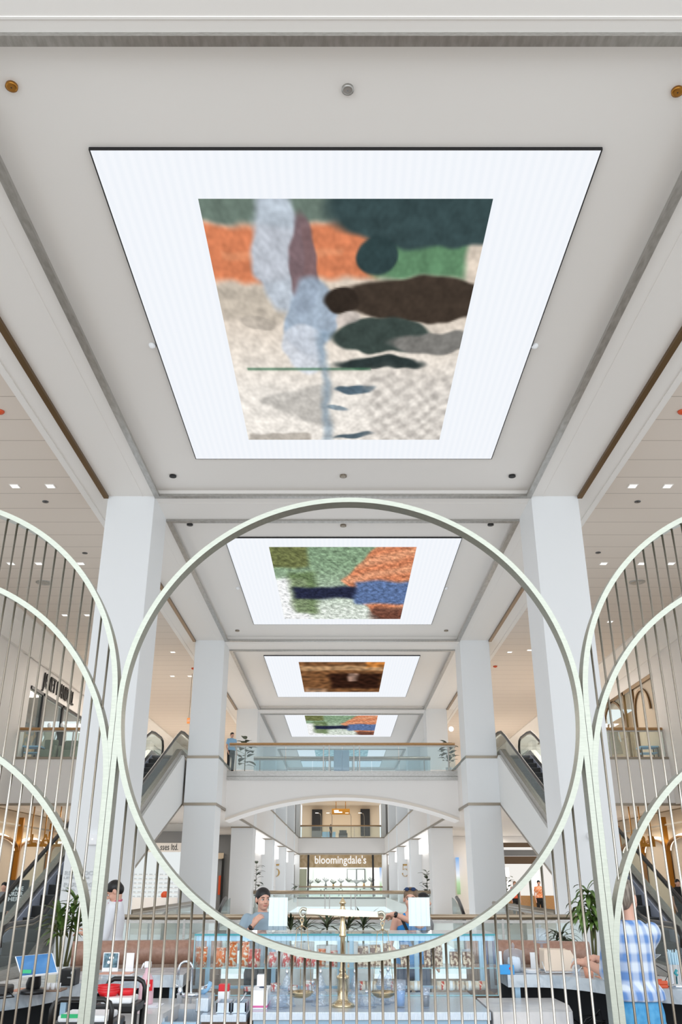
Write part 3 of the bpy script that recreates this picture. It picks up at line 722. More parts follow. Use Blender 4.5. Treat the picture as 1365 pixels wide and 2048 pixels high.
# ------------------------------------------------------------ ceiling fixtures
def spot_hole(px, py, label, z=ZT+0.14, r=0.075, m='trim', grp='small round ceiling fittings'):
    p = atZ(px, py, z-0.03)
    t = thing('ceiling_spotlight', label, 'light fitting', (p.x, p.y, z-0.04), group=grp)
    MB().lathe([(r*0.62, 0.04), (r, 0.04), (r*1.02, 0.0), (r*0.66, -0.004)], p[:2]+(z-0.04,) if False else (p.x, p.y, z-0.04), 20).build('ring', m, t)
    MB().lathe([(r*0.6, 0.03), (r*0.5, 0.004), (0.001, 0.0)], (p.x, p.y, z-0.045), 16).build('lens', 'black' if m != 'steel' else 'grey', t)
for px, py, lb, mm in ((23, 174, 'gold rimmed round fitting at the upper left edge of the ceiling', 'gold'), (696, 180, 'grey round ceiling fitting above the largest screen', 'steel'), (1356, 184, 'gold rimmed round fitting at the upper right edge of the ceiling', 'gold')):
    spot_hole(px, py, lb, r=0.075, m=mm)
for px, py, lb in ((346, 953, 'dark spotlight in the ceiling corner, lower left of the largest screen'), (687, 953, 'spotlight centred below the far edge of the largest screen'), (1025, 953, 'dark spotlight in the ceiling corner, lower right of the largest screen'),
                   (380, 1050, 'dark spotlight near the left column, ahead of the second screen'), (687, 1052, 'spotlight between beam and second screen'), (982, 1050, 'dark spotlight near the right column, ahead of the second screen'),
                   (475, 1262, 'spotlight left behind the second screen'), (893, 1262, 'spotlight right behind the second screen')):
    spot_hole(px, py, lb, r=0.085, m='black' if 'dark' in lb else 'trim')
def dome(px, py, label, r=0.07, m='card', z=ZT+0.14, cat='sensor'):
    p = atZ(px, py, z-0.02); o = MB().lathe([(r, 0), (r, -0.02), (r*0.8, -0.05), (r*0.3, -0.075), (0.002, -0.08)], (p.x, p.y, z), 18).build('ceiling_sensor', m)
    tag(o, label, cat, 'ceiling sensors')
for px, py, lb in ((305, 691, 'small white dome beside the left edge of the largest screen'), (1070, 692, 'small white dome beside the right edge of the largest screen'), (476, 1176, 'tiny dome left of the second screen'), (893, 1176, 'tiny dome right of the second screen')):
    dome(px, py, lb)
dome(0, 824, 'orange dome on the left plank ceiling at the photo edge', 0.09, 'redd', ZT+0.05)
dome(1365, 824, 'orange dome on the right plank ceiling at the photo edge', 0.09, 'redd', ZT+0.05)
def downlight(px, py, label):
    z = ZT+0.05; p = atZ(px, py, z)
    t = thing('recessed_downlight', label, 'light', (p.x, p.y, z), group='square ceiling downlights')
    a = 0.115
    MB().box(p.x-a, p.x+a, p.y-a, p.y+a, z-0.012, z+0.004).build('trim_frame', 'ceil', t)
    MB().box(p.x-a*0.78, p.x+a*0.78, p.y-a*0.78, p.y+a*0.78, z-0.016, z-0.010).build('lamp', M.get('lamp') or M.setdefault('lamp', glow('lamp_glow', (255, 252, 246), 1.6)), t)
for k, (px, py) in enumerate(((30, 972), (101, 972), (22, 1127), (78, 1127), (162, 1127), (130, 1230), (175, 1230), (346, 1304), (345, 1352), (380, 1352))):
    wh = ['leftmost', 'second', 'third', 'fourth', 'fifth'][k % 5]
    downlight(px, py, ('bright square downlight in the left plank ceiling, ' + ['nearest row, outer one', 'nearest row, inner one', 'second row at the photo edge', 'second row, middle one', 'second row, beside the column', 'third row, outer one', 'third row, beside the column', 'between the two left columns, single one', 'far pair between columns, outer', 'far pair between columns, inner'][k]))
for k, (px, py) in enumerate(((1266, 972), (1336, 972), (1208, 1127), (1284, 1127), (1343, 1127), (1221, 1243), (1020, 1304), (1060, 1300))):
    downlight(px, py, ('bright square downlight in the right plank ceiling, ' + ['nearest row, inner one', 'nearest row, outer one', 'second row, beside the column', 'second row, middle one', 'second row, outer one', 'third row, single one', 'far row next to column', 'far row behind the ring'][k]))
for px, py, lb in ((91, 1003, 'dark round vent in the left plank ceiling, between downlight rows'), (170, 1106, 'dark round vent in the left ceiling just left of the column'), (1276, 1003, 'dark round vent in the right plank ceiling, between downlight rows'), (1197, 1105, 'dark round vent in the right ceiling next to the column'), (61, 1216, 'small dark vent low in the left plank ceiling')):
    p = atZ(px, py, ZT+0.05); o = MB().lathe([(0.001, 0.01), (0.08, 0.01), (0.08, -0.015), (0.001, -0.015)], (p.x, p.y, ZT+0.05), 16).build('ceiling_vent', 'iron'); tag(o, lb, 'vent', 'small dark ceiling vents')
for px, py, s in ((88, 1165, 'left'), (1275, 1164, 'right')):
    p = atZ(px, py, ZT+0.05); o = MB().lathe([(0.001, 0.01), (0.26, 0.01), (0.26, -0.02), (0.2, -0.03), (0.001, -0.03)], (p.x, p.y, ZT+0.05), 24).build('ceiling_speaker', 'steel'); tag(o, 'large round grey speaker disc in the %s plank ceiling' % s, 'speaker', 'round ceiling speakers')
for px, py, s in ((387, 1337, 'left'), (991, 1333, 'right')):
    p = atZ(px, py, ZT+0.05); dome(px, py, 'orange dome on the %s plank ceiling next to the second column' % s, 0.10, 'redd', ZT+0.05)
p = atY(903, 1458, 45.0)
o = MB().ball(p, 0.13, 20, 12).build('globe_lamp', M['lamp']); tag(o, 'small glowing white globe lamp seen right of the bridge column', 'lamp')
# ================================================================ shops on both sides
# ---- left upper shopfront with black frame
y0, y1, zt = LS['y0'], LS['y1'], LS['zt']
x = -XW+0.0
t = thing('shopfront', 'black framed shopfront on the upper left with gold speckled display walls', 'shopfront', (x, y0, ZL1))
f = MB(); f.box(x-0.02, x+0.06, y0, y1, zt-0.10, zt+0.02)
f.build('frame', 'black', t)
for k, px in enumerate((85, 127)):
    yy = atX(px, 1400, x).y
    MB().box(x-0.02, x+0.06, yy-0.09, yy+0.09, ZL1, zt).build('mullion', 'black', t)
MB().box(x-0.06, x-0.04, y0, y1, ZL1, zt).build('glass_pane', 'glass', t)
speck = noisy('gold_speckled_wall', (112, 110, 108), (214, 164, 110), 2.6, 1.5, 0.6, lo=0.47, hi=0.53)
MB().box(x-2.5, x-2.4, y0-1, y1+1, ZL1, zt-0.6).build('display_wall', speck, t)
yl = atX(85, 1360, -XW).y; yr = atX(145, 1398, -XW).y
zl = atX(85, 1372, -XW+0.05).z
tx = text('shop_sign_letters', 'JANET MANDELL', (-XW+0.05, yl, zl), (0, 1, 0), (0, 0, 1), 0.62, 'black', ext=0.03, width=yr-yl)
tag(tx, 'black sign letters reading JANET MANDELL on the upper left wall', 'sign')
# mannequins and table seen through the railing
def mannequin(px, Y, label, m1, hh=1.75):
    p = atY(px, 1500, Y); p.z = ZL1
    t = thing('mannequin', label, 'mannequin', (p.x, Y, ZL1), local=True, group='dressed mannequins upstairs')
    MB().lathe([(0.22, 0), (0.22, 0.03), (0.02, 0.04), (0.02, 0.7)], (0, 0, 0), 12).build('stand', 'iron', t)
    MB().lathe([(0.30, 0.45), (0.26, 0.8), (0.17, 1.05), (0.15, 1.12), (0.20, 1.3), (0.21, 1.42), (0.08, 1.5), (0.05, 1.56)], (0, 0, 0), 14, 1, 0.6).build('dress', m1, t)
    MB().ball((0, 0, hh-0.12), (0.075, 0.09, 0.115)).build('head', 'card', t)
    for s in (-1, 1): MB().cone((s*0.2, 0, 1.4), (s*0.25, -0.05, 0.95), 0.04, 0.03, 8).build('arm', 'card', t)
mannequin(92, 36.5, 'mannequin in a cream dress behind the upper left railing', 'cream')
mannequin(118, 36.4, 'mannequin in a dark coat behind the upper left railing, beside the column', 'blackc')
mannequin(1232, 36.4, 'mannequin in a tan jacket behind the upper right railing, beside the column', 'khaki')
def lounge(px, Y, label):
    p = atY(px, 1500, Y); t = thing('armchair', label, 'armchair', (p.x, Y, ZL1), local=True, group='armchairs upstairs')
    MB().box(-0.28, 0.28, -0.3, 0.3, 0.12, 0.45).build('seat', 'fabricg', t, 0.05)
    MB().box(-0.28, 0.28, 0.2, 0.35, 0.3, 0.9).build('backrest', 'fabricg', t, 0.06)
    for s in (-1, 1): MB().box(s*0.27, s*0.36, -0.3, 0.33, 0.12, 0.62).build('armrest', 'fabricg', t, 0.04)
    for a in (-1, 1):
        for b in (-1, 1): MB().box(a*0.24-0.02, a*0.24+0.02, b*0.25-0.02, b*0.25+0.02, 0, 0.13).build('leg', 'wood', t)
lounge(97, 35.3, 'grey green armchair behind the upper left railing')
lounge(138, 35.5, 'grey green armchair behind the upper left railing, nearer the column')
def table(px, Y, label, m='paleblue'):
    p = atY(px, 1500, Y); t = thing('display_table', label, 'table', (p.x, Y, ZL1), local=True, group='pale blue tables upstairs')
    MB().box(-0.36, 0.36, -0.3, 0.3, 0.52, 0.58).build('table_top', m, t, 0.01)
    MB().box(-0.33, 0.33, -0.26, 0.26, 0.30, 0.33).build('shelf', m, t)
    for a in (-1, 1):
        for b in (-1, 1): MB().box(a*0.32-0.02, a*0.32+0.02, b*0.25-0.02, b*0.25+0.02, 0, 0.52).build('leg', 'iron', t)
table(67, 35.2, 'pale blue low table behind the upper left railing'); table(1296, 35.3, 'pale blue low table behind the upper right railing')

# ---- right upper shopfront, bronze frame with arches
y0, y1, zt = RS['y0'], RS['y1'], RS['zt']; x = XW
t = thing('shopfront', 'bronze framed shopfront with arched panels on the upper right', 'shopfront', (x, y0, ZL1))
MB().box(x-0.07, x+0.02, y0, y1, zt-0.16, zt).build('frame', 'darktrim', t)
for px in (1250, 1268):
    yy = atX(px, 1400, x).y
    MB().box(x-0.07, x+0.02, yy-0.07, yy+0.07, ZL1, zt).build('mullion', 'darktrim', t)
ymid = [atX(px, 1400, x).y for px in (1268, 1302)]
def arch_strip(ya, yb, zs, x, w, m, nm, parent, sx_=-1, dep=0.07):
    n = 18; cy = (ya+yb)/2; r = (yb-ya)/2
    a = [(cy - r*math.cos(PI*k/n), zs + r*math.sin(PI*k/n)) for k in range(n+1)]
    b = [(cy - (r-w)*math.cos(PI*k/n), zs + (r-w)*math.sin(PI*k/n)) for k in range(n+1)]
    MB().strip(b, a, 'x', min(x, x+sx_*dep), max(x, x+sx_*dep)).build(nm, m, parent)
    return cy, r
arch_strip(min(ymid), max(ymid), ZL1+2.1, x, 0.10, 'darktrim', 'arch', t)
arch_strip(atX(1250, 1400, x).y, y1-0.2, ZL1+1.5, x, 0.10, 'darktrim', 'arch', t)
MB().box(x+0.02, x+0.05, y0, atX(1268, 1400, x).y, ZL1, zt).build('wall_panel', 'warmwall', t)
MB().box(x+0.3, x+0.4, atX(1250, 1400, x).y, y1, ZL1, ZL1+2.6).build('wood_back', 'gold', t)
MB().box(x+0.06, x+0.08, atX(1268, 1400, x).y, y1, ZL1, zt).build('glass_pane', 'glass', t)
# side opening further right at the picture edge
o = MB().box(XW-0.03, XW-0.002, 27.5, 30.0, ZL1+1.9, ZL1+3.6).build('lit_niche', mat('peach_wall', (236, 196, 150), 0.6)); tag(o, 'peach coloured niche panel high on the right wall at the photo edge', 'wall panel')

# ---- lower side shops with gold posts and arches
WX_ = 13.4
for s in (-1, 1):
    struct('wall_' + SIDE[s] + '_lower', MB().box(s*(WX_+0.55), s*(WX_+0.8), 26, 52, 0, ZL0), 'warmwall')
    struct('ceiling', MB().box(s*(XW+0.8), s*(XW+3), 24, 52, ZL0+0.02, ZL0+0.3), 'warmwall')
    t = thing('arched_shopfront', 'warm lit lower shopfront on the %s with gold posts and arched panels' % SIDE[s], 'shopfront', (s*WX_, 36, 0), group='arched lower shopfronts')
    posts = [34.4, 37.0, 39.7, 42.4]
    pxs = (37, 100) if s < 0 else (1334, 1283)
    ps = [atX(p, 1690, s*WX_).y for p in pxs]
    gap = abs(ps[1]-ps[0]); ys = [ps[0]-gap, ps[0], ps[0]+gap, ps[0]+2*gap]
    for yy in ys:
        MB().box(s*(WX_-0.10), s*(WX_+0.10), yy-0.07, yy+0.07, 0, 4.15).build('post', 'gold', t)
    for a, b in zip(ys[:-1], ys[1:]):
        zs = 2.86
        n = 18; cy = (a+b)/2; r = (b-a)/2-0.08; rz = 0.50
        pa = [(cy - r*math.cos(PI*k/n), zs + rz*math.sin(PI*k/n)) for k in range(n+1)]
        pb = [(cy - (r-0.06)*math.cos(PI*k/n), zs + (rz-0.06)*math.sin(PI*k/n)) for k in range(n+1)]
        MB().strip(pb, pa, 'x', s*WX_-0.08, s*WX_+0.08).build('arch', 'gold', t)
        pc = [(cy - (r+0.05)*math.cos(PI*k/n), zs+0.04 + (rz+0.05)*math.sin(PI*k/n)) for k in range(n+1)]
        MB().strip(pa, pc, 'x', s*(WX_)+s*0.12-0.03, s*(WX_)+s*0.12+0.03).build('light_strip', M.get('coveglow') or M.setdefault('coveglow', glow('cove_glow', (255, 244, 222), 3.0)), t)
        MB().prism([(a+0.09, 0)]+pb+[(b-0.09, 0)], 'x', s*WX_+s*0.14-0.02, s*WX_+s*0.14+0.02).build('arched_panel', mat('arch_panel', (196, 182, 164), 0.7), t)
    MB().box(s*(WX_-0.02), s*(WX_+0.05), ys[0]-1, ys[-1]+1, 3.80, 3.87).build('rail', 'trim', t)
    MB().box(s*(WX_+0.35), s*(WX_+0.40), ys[0]-2, ys[-1]+6, 0, ZL0).build('back_panel', 'warmwall', t)
# hanging gold letters
def hang_sign(pxl, pxr, body, label, s, letter_px):
    Y = 35.2
    a = atY(pxl, 1688, Y); b = atY(pxr, 1688, Y)
    t = thing('hanging_sign', label, 'sign', (a.x, Y, a.z))
    MB().box(a.x, b.x, Y-0.04, Y+0.04, a.z-0.10, a.z).build('bar', 'gold', t)
    for q in (0.1, 0.5, 0.9):
        xx = a.x+(b.x-a.x)*q; MB().box(xx-0.02, xx+0.02, Y-0.02, Y+0.02, a.z, ZL0).build('hanger', 'gold', t)
    for ch, px in zip(body, letter_px):
        p = atY(px, 1686, Y-0.03); text('letter', ch, (p.x, Y-0.03, a.z), (1, 0, 0), (0, 0, 1), 0.36 if ch.isupper() or ch == 'l' else 0.44, 'gold', t, ext=0.025, bold=0.012)
hang_sign(53, 121, 'LAN', 'gold hanging letters L A N on a bar, left lower shop', -1, (62, 81, 97))
hang_sign(1262, 1311, 'lan', 'gold hanging letters on a bar, right lower shop', 1, (1264, 1281, 1298))
# poster stand on the left
p = atY(30, 1790, 24.5)
t = thing('poster_stand', 'black poster stand with white words on the far left beyond the escalator', 'sign', (p.x, 24.5, 0))
a = atY(15, 1760, 24.5); b = atY(51, 1822, 24.5)
MB().box(a.x, b.x, 24.48, 24.52, b.z, a.z).build('poster', 'black', t)
MB().box((a.x+b.x)/2-0.03, (a.x+b.x)/2+0.03, 24.5, 24.54, 0, b.z+0.1).build('stand_pole', 'iron', t)
MB().lathe([(0.25, 0), (0.25, 0.02), (0.02, 0.03)], ((a.x+b.x)/2, 24.52, 0), 16).build('stand_base', 'iron', t)
hh = (a.z-b.z)
for k, wd in enumerate(('PLACE', 'ORDER', 'HERE')):
    text('word', wd, (a.x+0.10, 24.475, a.z-hh*(0.34+0.17*k)), (1, 0, 0), (0, 0, 1), hh*0.13, 'card', t, ext=0.003, width=(b.x-a.x)*0.62, bold=0.02)
# ---- lower left optical shop behind the second column
Y = 46.0
a = atY(262, 1660, Y); b = atY(372, 1660, Y)
struct('wall_left_shop', MB().box(a.x-0.6, -6.9, Y+0.2, Y+0.4, 0, ZL0), 'paint')
t = thing('shopfront', 'bright white lower left shop with a sign ending in "sses ltd."', 'shopfront', (a.x, Y, 0))
z1 = atY(340, 1686, Y).z; z0 = atY(340, 1704, Y).z
MB().box(a.x-0.3, b.x+0.6, Y-0.15, Y, z0, z1).build('sign_band', 'ceil', t)
q = atY(320.5, 1700, Y-0.16); q2 = atY(356, 1700, Y-0.16)
text('letters', 'sses ltd.', (q.x, Y-0.16, q.z), (1, 0, 0), (0, 0, 1), 0.30, 'black', t, ext=0.01, width=q2.x-q.x)
MB().box(a.x-0.3, b.x+0.6, Y-0.1, Y, z1, z1+0.55).build('vent_band', 'grey', t)
MB().box(a.x-0.3, b.x+0.6, Y, Y+0.1, 0, z0).build('glowing_wall', glow('shop_wall_glow', (240, 246, 246), 0.93), t)  # the wall itself emits, so that it looks brightly lit
for k in range(7):
    zz = 1.95-0.2*k if k < 5 else 1.95-0.2*k
    MB().box(a.x, b.x, Y-0.14, Y, zz-0.012, zz+0.012).build('shelf', 'card', t)
rows = MB()
for k in range(6):
    for c in range(16):
        xx = a.x+0.15+c*0.26; zz = 1.97-0.2*k
        if xx > b.x: continue
        g = MB(); g.tube([(xx+0.03*math.cos(q_), Y-0.11, zz+0.035+0.022*math.sin(q_)) for q_ in [i*PI/4 for i in range(8)]], 0.006, 5, closed=True)
        g.tube([(xx+0.09+0.03*math.cos(q_), Y-0.11, zz+0.035+0.022*math.sin(q_)) for q_ in [i*PI/4 for i in range(8)]], 0.006, 5, closed=True)
        g.tube([(xx+0.03, Y-0.11, zz+0.04), (xx+0.06, Y-0.11, zz+0.04)], 0.005, 5)
        rows.add(g.v, g.f)
o = rows.build('eyeglasses_rows', 'grey', t); o['kind'] = 'stuff'
o = MB().lathe([(0.16, 0), (0.20, 0.05), (0.20, 0.16), (0.12, 0.26), (0.03, 0.28)], tuple(atY(330, 1795, Y-1.0)), 16).build('orange_bag', 'redd'); 
p = atY(330, 1795, Y-1.0); struct_ = MB().box(p.x-1.6, p.x+0.9, Y-1.3, Y-0.7, 0, p.z).build('display_counter', 'card'); tag(struct_, 'white display counter in the lower left shop', 'counter'); tag(o, 'orange rounded bag on the white counter of the lower left shop', 'bag')
# ---- narrow dark framed shop between second and third left columns
Y = 58
a = atY(437, 1700, Y); b = atY(455, 1700, Y)
t = thing('shopfront', 'narrow dark framed shop between the second and third left columns', 'shopfront', (a.x, Y, 0))
MB().box(a.x-1.5, b.x+0.8, Y, Y+0.1, 0, ZL0).build('back_wall', 'grey', t)
MB().box(a.x-0.3, b.x-0.2, Y-0.2, Y-0.1, atY(440, 1718, Y).z, atY(440, 1706, Y).z).build('sign_board', 'warmwall', t)
m_ = atY(448, 1700, Y).x; MB().box(m_-0.06, m_+0.08, Y-0.2, Y-0.1, 0, atY(440, 1717, Y).z).build('door_post', 'black', t)
MB().box(m_-0.22, m_-0.08, Y-0.15, Y-0.1, 0.9, 2.0).build('poster', 'redd', t)
struct('wall_left_inner', MB().box(-13.2, -6.2, 60, 60.2, 0, ZL0), 'slab'); struct('wall_right_inner', MB().box(6.3, 13.4, 60, 60.2, 0, ZL0), 'slab')
# ---- right lower shop behind the second column: dark bands and bright back wall
Y = 46.0
a = atY(1000, 1700, Y); b = atY(1110, 1700, Y)
t = thing('shopfront', 'lower right shop with dark wood beams and bright back wall', 'shopfront', (a.x, Y, 0))
def band(y0_, y1_, m, nm, d=0.0):
    zz1 = atY(1000, y0_, Y).z; zz0 = atY(1000, y1_, Y).z
    MB().box(a.x-0.8, b.x+2.5, Y-d-0.15, Y-d, zz0, zz1).build(nm, m, t)
dk = mat('dark_wood_beam', (84, 62, 36), 0.5)
band(1686, 1695, dk, 'beam', 0.3); band(1700, 1712, 'grey', 'band'); band(1713, 1728, dk, 'beam', 0.2)
MB().box(a.x-0.8, b.x+2.5, Y+1.2, Y+1.3, 0, 3.4).build('back_wall', glow('back_wall_glow', (250, 246, 240), 0.95), t)  # self-glowing material in place of lighting on the back wall
MB().box(a.x-0.6, b.x+2.0, Y-1.0, Y-0.4, 0, 1.05).build('counter', 'wood', t)
for k, px in enumerate((1002, 1062)):
    q = atY(px, 1735, Y); MB().box(q.x-0.02, q.x+0.4, Y-0.05, Y+0.05, q.z-1.2, q.z).build('light_panel', M['litbox'], t)
# ---- sunny window strip right, between columns
p0 = atY(913, 1738, 59.8); p1 = atY(919, 1795, 59.8)
mw = bpy.data.materials.new('window_view'); mw.use_nodes = True; nt = mw.node_tree
for n in list(nt.nodes): nt.nodes.remove(n)
o_ = nt.nodes.new('ShaderNodeOutputMaterial'); e_ = nt.nodes.new('ShaderNodeEmission'); tc = nt.nodes.new('ShaderNodeTexCoord'); sp = nt.nodes.new('ShaderNodeSeparateXYZ'); rp = nt.nodes.new('ShaderNodeValToRGB')
rp.color_ramp.elements[0].color = rgb(150, 180, 130); rp.color_ramp.elements[1].color = rgb(130, 180, 236); rp.color_ramp.elements.new(0.3).color = rgb(190, 224, 176); rp.color_ramp.elements.new(0.5).color = rgb(244, 248, 252)
nt.links.new(tc.outputs['Generated'], sp.inputs[0]); nt.links.new(sp.outputs[2], rp.inputs[0]); nt.links.new(rp.outputs[0], e_.inputs[0]); nt.links.new(e_.outputs[0], o_.inputs[0])
struct('window_9', MB().box(p0.x, p1.x+0.1, 59.7, 59.9, 0.9, 3.1), mw)
p0 = atY(759.5, 1740, YE+0.5); p1 = atY(764, 1740, YE+0.5)
struct('window_10', MB().box(p0.x, p1.x, YE+0.5, YE+0.6, 0.2, 3.3), mw)

# ================================================================ far end
Y = YE
t = thing('shopfront', 'wide far shopfront with white sign letters on a tan marble band', 'shopfront', (X0, Y, 0))
tan = noisy('tan_marble', (176, 148, 108), (206, 182, 148), 1.2, 6, 0.35, dist=1.0)
za = atY(683, 1735, Y).z; zb = ZL0
MB().box(xw0, xw1, Y-0.1, Y+0.1, za, zb).build('sign_band', tan, t)
for px in (617, 746.5):
    xx = atY(px, 1740, Y).x; MB().box(xx-0.1, xx+0.1, Y-0.2, Y-0.1, 0, zb).build('black_post', 'black', t)
l0 = atY(630, 1727, Y-0.15); l1 = atY(733, 1727, Y-0.15)
text('letters', "bloomingdale's", (l0.x, Y-0.15, l0.z), (1, 0, 0), (0, 0, 1), 0.82, glow('sign_white', (250, 248, 244), 1.0), t, ext=0.05, width=l1.x-l0.x, bold=0.012)
MB().box(xw0, atY(614, 1740, Y).x, Y-0.05, Y+0.05, 0, za-0.15).build('frosted_panel', mat('frosted_green', (196, 198, 174), 0.4), t)
MB().box(atY(619, 1740, Y).x, atY(744, 1740, Y).x, Y-0.02, Y, 0.0, za).build('glass_pane', 'glass', t)
# things inside that shop
rnd = random.Random(3)
def vase(x, y, z, label, m, hh=0.9, r=0.18):
    t = thing('display_vase', label, 'vase', (x, y, z), local=True, group='vases and plants inside the far shop')
    MB().lathe([(r*0.6, 0), (r, hh*0.3), (r*0.8, hh*0.6), (r*0.4, hh*0.8), (r*0.5, hh)], (0, 0, 0), 12).build('body', m, t)
    f = MB()
    for k in range(9):
        a = k*0.7; f.cone((0, 0, hh), (0.35*math.cos(a), 0.2*math.sin(a), hh+0.25+0.3*((k*37) % 7)/7), 0.03, 0.05, 6)
    f.build('foliage', 'leafd' if (int(x*10)) % 2 else 'grey', t)
for k in range(9):
    vx = -3.6 + 0.9*k
    vase(vx, Y+3.0+(k % 3)*0.6, 0.8, 'small vase with sprigs on a table inside the far shop', ['trim', 'card', 'iron', 'gold'][k % 4], 0.5+0.1*(k % 3))
for k in range(4):
    xx = -3.2+2.1*k; tb = thing('display_table', 'table with vases inside the far shop', 'table', (xx, Y+3.4, 0), local=True, group='tables inside the far shop')
    MB().box(-0.95, 0.95, -0.8, 0.9, 0.74, 0.8).build('table_top', ['card', 'grey'][k % 2], tb)
    for a in (-1, 1):
        for b in (-1, 1): MB().box(a*0.85-0.04, a*0.85+0.04, b*0.7-0.04, b*0.7+0.04, 0, 0.74).build('leg', 'iron', tb)
for k, (px, w_, m) in enumerate(((640, 1.4, 'card'), (704, 1.2, 'grey'), (722, 1.1, 'iron'))):
    q = atY(px, 1750, Y+6.9); o = MB().box(q.x-w_/2, q.x+w_/2, Y+6.85, Y+6.98, q.z-0.7, q.z+0.7)
    fr = thing('picture_frame', ['white framed panel on the left of the back wall inside the far shop', 'grey framed picture on the back wall inside the far shop', 'dark framed picture on the right of the back wall inside the far shop'][k], 'picture', (q.x, Y+6.85, q.z-0.7))
    o.build('frame', m, fr); MB().box(q.x-w_/2+0.12, q.x+w_/2-0.12, Y+6.82, Y+6.85, q.z-0.58, q.z+0.58).build('print', 'card' if k else 'paint', fr)
# café on the far upper floor
t = thing('hanging_sign', 'golden hanging sign board with white lettering in the far upper café', 'sign', (X0, Y+2, ZL1))
a = atY(664, 1629, Y+2); b = atY(700, 1617.5, Y+2)
MB().box(a.x, b.x, Y+1.95, Y+2.05, a.z, b.z).build('board', mat('amber_board', (214, 150, 52), 0.5), t)
for px in (672.5, 691.5):
    xx = atY(px, 1610, Y+2).x; MB().box(xx-0.04, xx+0.04, Y+2, Y+2.04, b.z, ZT-0.4).build('hanger', 'gold', t)
for k, (u, v) in enumerate(((668.5, 1621.5), (669, 1624.5))):
    q = atY(u, v, Y+1.94); MB().box(q.x, q.x+(0.55 if k == 0 else 0.95), Y+1.90, Y+1.94, q.z-0.07, q.z+0.07).build('lettering', M['lamp'], t)
for k, (px0, px1, py0, py1, m, lb) in enumerate(((624, 645, 1619, 1672, 'dark', 'dark doorway panel on the left of the far upper café'), (722, 740, 1618, 1672, 'dark', 'dark doorway panel on the right of the far upper café'))):
    a = atY(px0, py1, Y+7.8); b = atY(px1, py0, Y+7.8); o = MB().box(a.x, b.x, Y+7.7, Y+7.95, max(a.z, ZL1), b.z).build('doorway_panel', m); tag(o, lb, 'door')
a = atY(624, 1660, Y+5); o = MB().box(a.x, a.x+1.2, Y+4.6, Y+5.2, ZL1, ZL1+1.1).build('cafe_counter', 'grey'); tag(o, 'grey counter with shelves at the left of the far upper café', 'counter')
a = atY(645, 1660, Y+4); o = MB().box(a.x, a.x+1.6, Y+3.8, Y+4.2, ZL1, ZL1+0.95).build('cafe_counter', 'paleblue'); tag(o, 'pale blue counter behind the standing person in the far upper café', 'counter')
a = atY(681, 1660, Y+1)
t = thing('armchair', 'grey armchair in the middle of the far upper café', 'armchair', (a.x, Y+1, ZL1), local=True)
MB().box(-0.1, 0.75, -0.35, 0.35, 0.1, 0.45).build('seat', 'grey', t); MB().box(-0.1, 0.75, 0.2, 0.4, 0.3, 1.0).build('backrest', 'grey', t)
for s in (-0.18, 0.75): MB().box(s, s+0.1, -0.35, 0.35, 0.1, 0.65).build('armrest', 'grey', t)
for k, px in enumerate((636, 658, 696, 722)):
    q = atY(px, 1626, Y+1.5); tt = thing('arc_lamp', 'curved arc lamp with a lit bar in the far upper café', 'lamp', (q.x, Y+1.5, ZL1), local=True, group='arc lamps in the far café')
    zz = q.z-ZL1; MB().tube([(0.4, 0, 0), (0.4, 0, zz-0.4), (0.3, 0, zz-0.1), (0.0, 0, zz)], 0.03, 8).build('arm', 'trim', tt)
    MB().box(-0.3, 0.1, -0.03, 0.03, zz-0.03, zz+0.03).build('light_bar', M['lamp'], tt); MB().lathe([(0.15, 0), (0.15, 0.03), (0.02, 0.04)], (0.4, 0, 0), 12).build('base', 'iron', tt)
# pale blue panel added on the bridge for a reflection in its glass
a = atY(668, 1500, 39.5); b = atY(699, 1543, 39.5)
t = thing('reflection_panel', 'pale blue panel standing in for a reflection in the glass, middle of the bridge', 'sign', ((a.x+b.x)/2, 39.5, BZ))
MB().box(a.x, b.x, 39.45, 39.55, BZ+0.1, a.z).build('panel', mat('pale_blue_panel', (178, 206, 228), 0.4), t, 0.02)
MB().box(a.x-0.05, b.x+0.05, 39.35, 39.65, BZ, BZ+0.1).build('base', 'steel', t)
# access point and column lettering on the first left column
a = atY(178, 1667, 19.65); b = atY(196, 1690, 19.65)
t = thing('access_point', 'small white wireless box on the left column', 'device', ((a.x+b.x)/2, 19.65, b.z)); MB().box(a.x, b.x, 19.60, 19.70, b.z, a.z).build('case', 'card', t, 0.02)
MB().box((a.x+b.x)/2-0.02, (a.x+b.x)/2, 19.59, 19.60, (a.z+b.z)/2-0.01, (a.z+b.z)/2+0.01).build('status_light', M['lamp'], t)
lg = mat('engraved_grey', (208, 212, 214), 0.6)
t = thing('column_lettering', 'faint grey lettering for restrooms and parking on the left column', 'sign', (atY(128, 1750, 19.68).x, 19.68, 1.0))
for body, px, py, hh, w_ in (('RESTROOMS', 129, 1750, 0.085, 0.80), ('LEVELS 2&6', 127, 1757.5, 0.045, 0.55), ('PARKING', 127, 1773.5, 0.085, 0.62), ('LEVEL 4', 125, 1781.5, 0.045, 0.36)):
    q = atY(px, py, 19.68); text('line_of_letters', body, (q.x, 19.69, q.z), (1, 0, 0), (0, 0, 1), hh, lg, t, ext=0.01, width=w_)
for px, py, lb in ((1110, 1680, 'small round white device on the right column'), (1182, 1672, 'second small white device on the right column, near the ring')):
    q = atY(px, py, 19.62); o = MB().ball(q, (0.07, 0.06, 0.09)).build('security_camera', 'card'); tag(o, lb, 'camera')
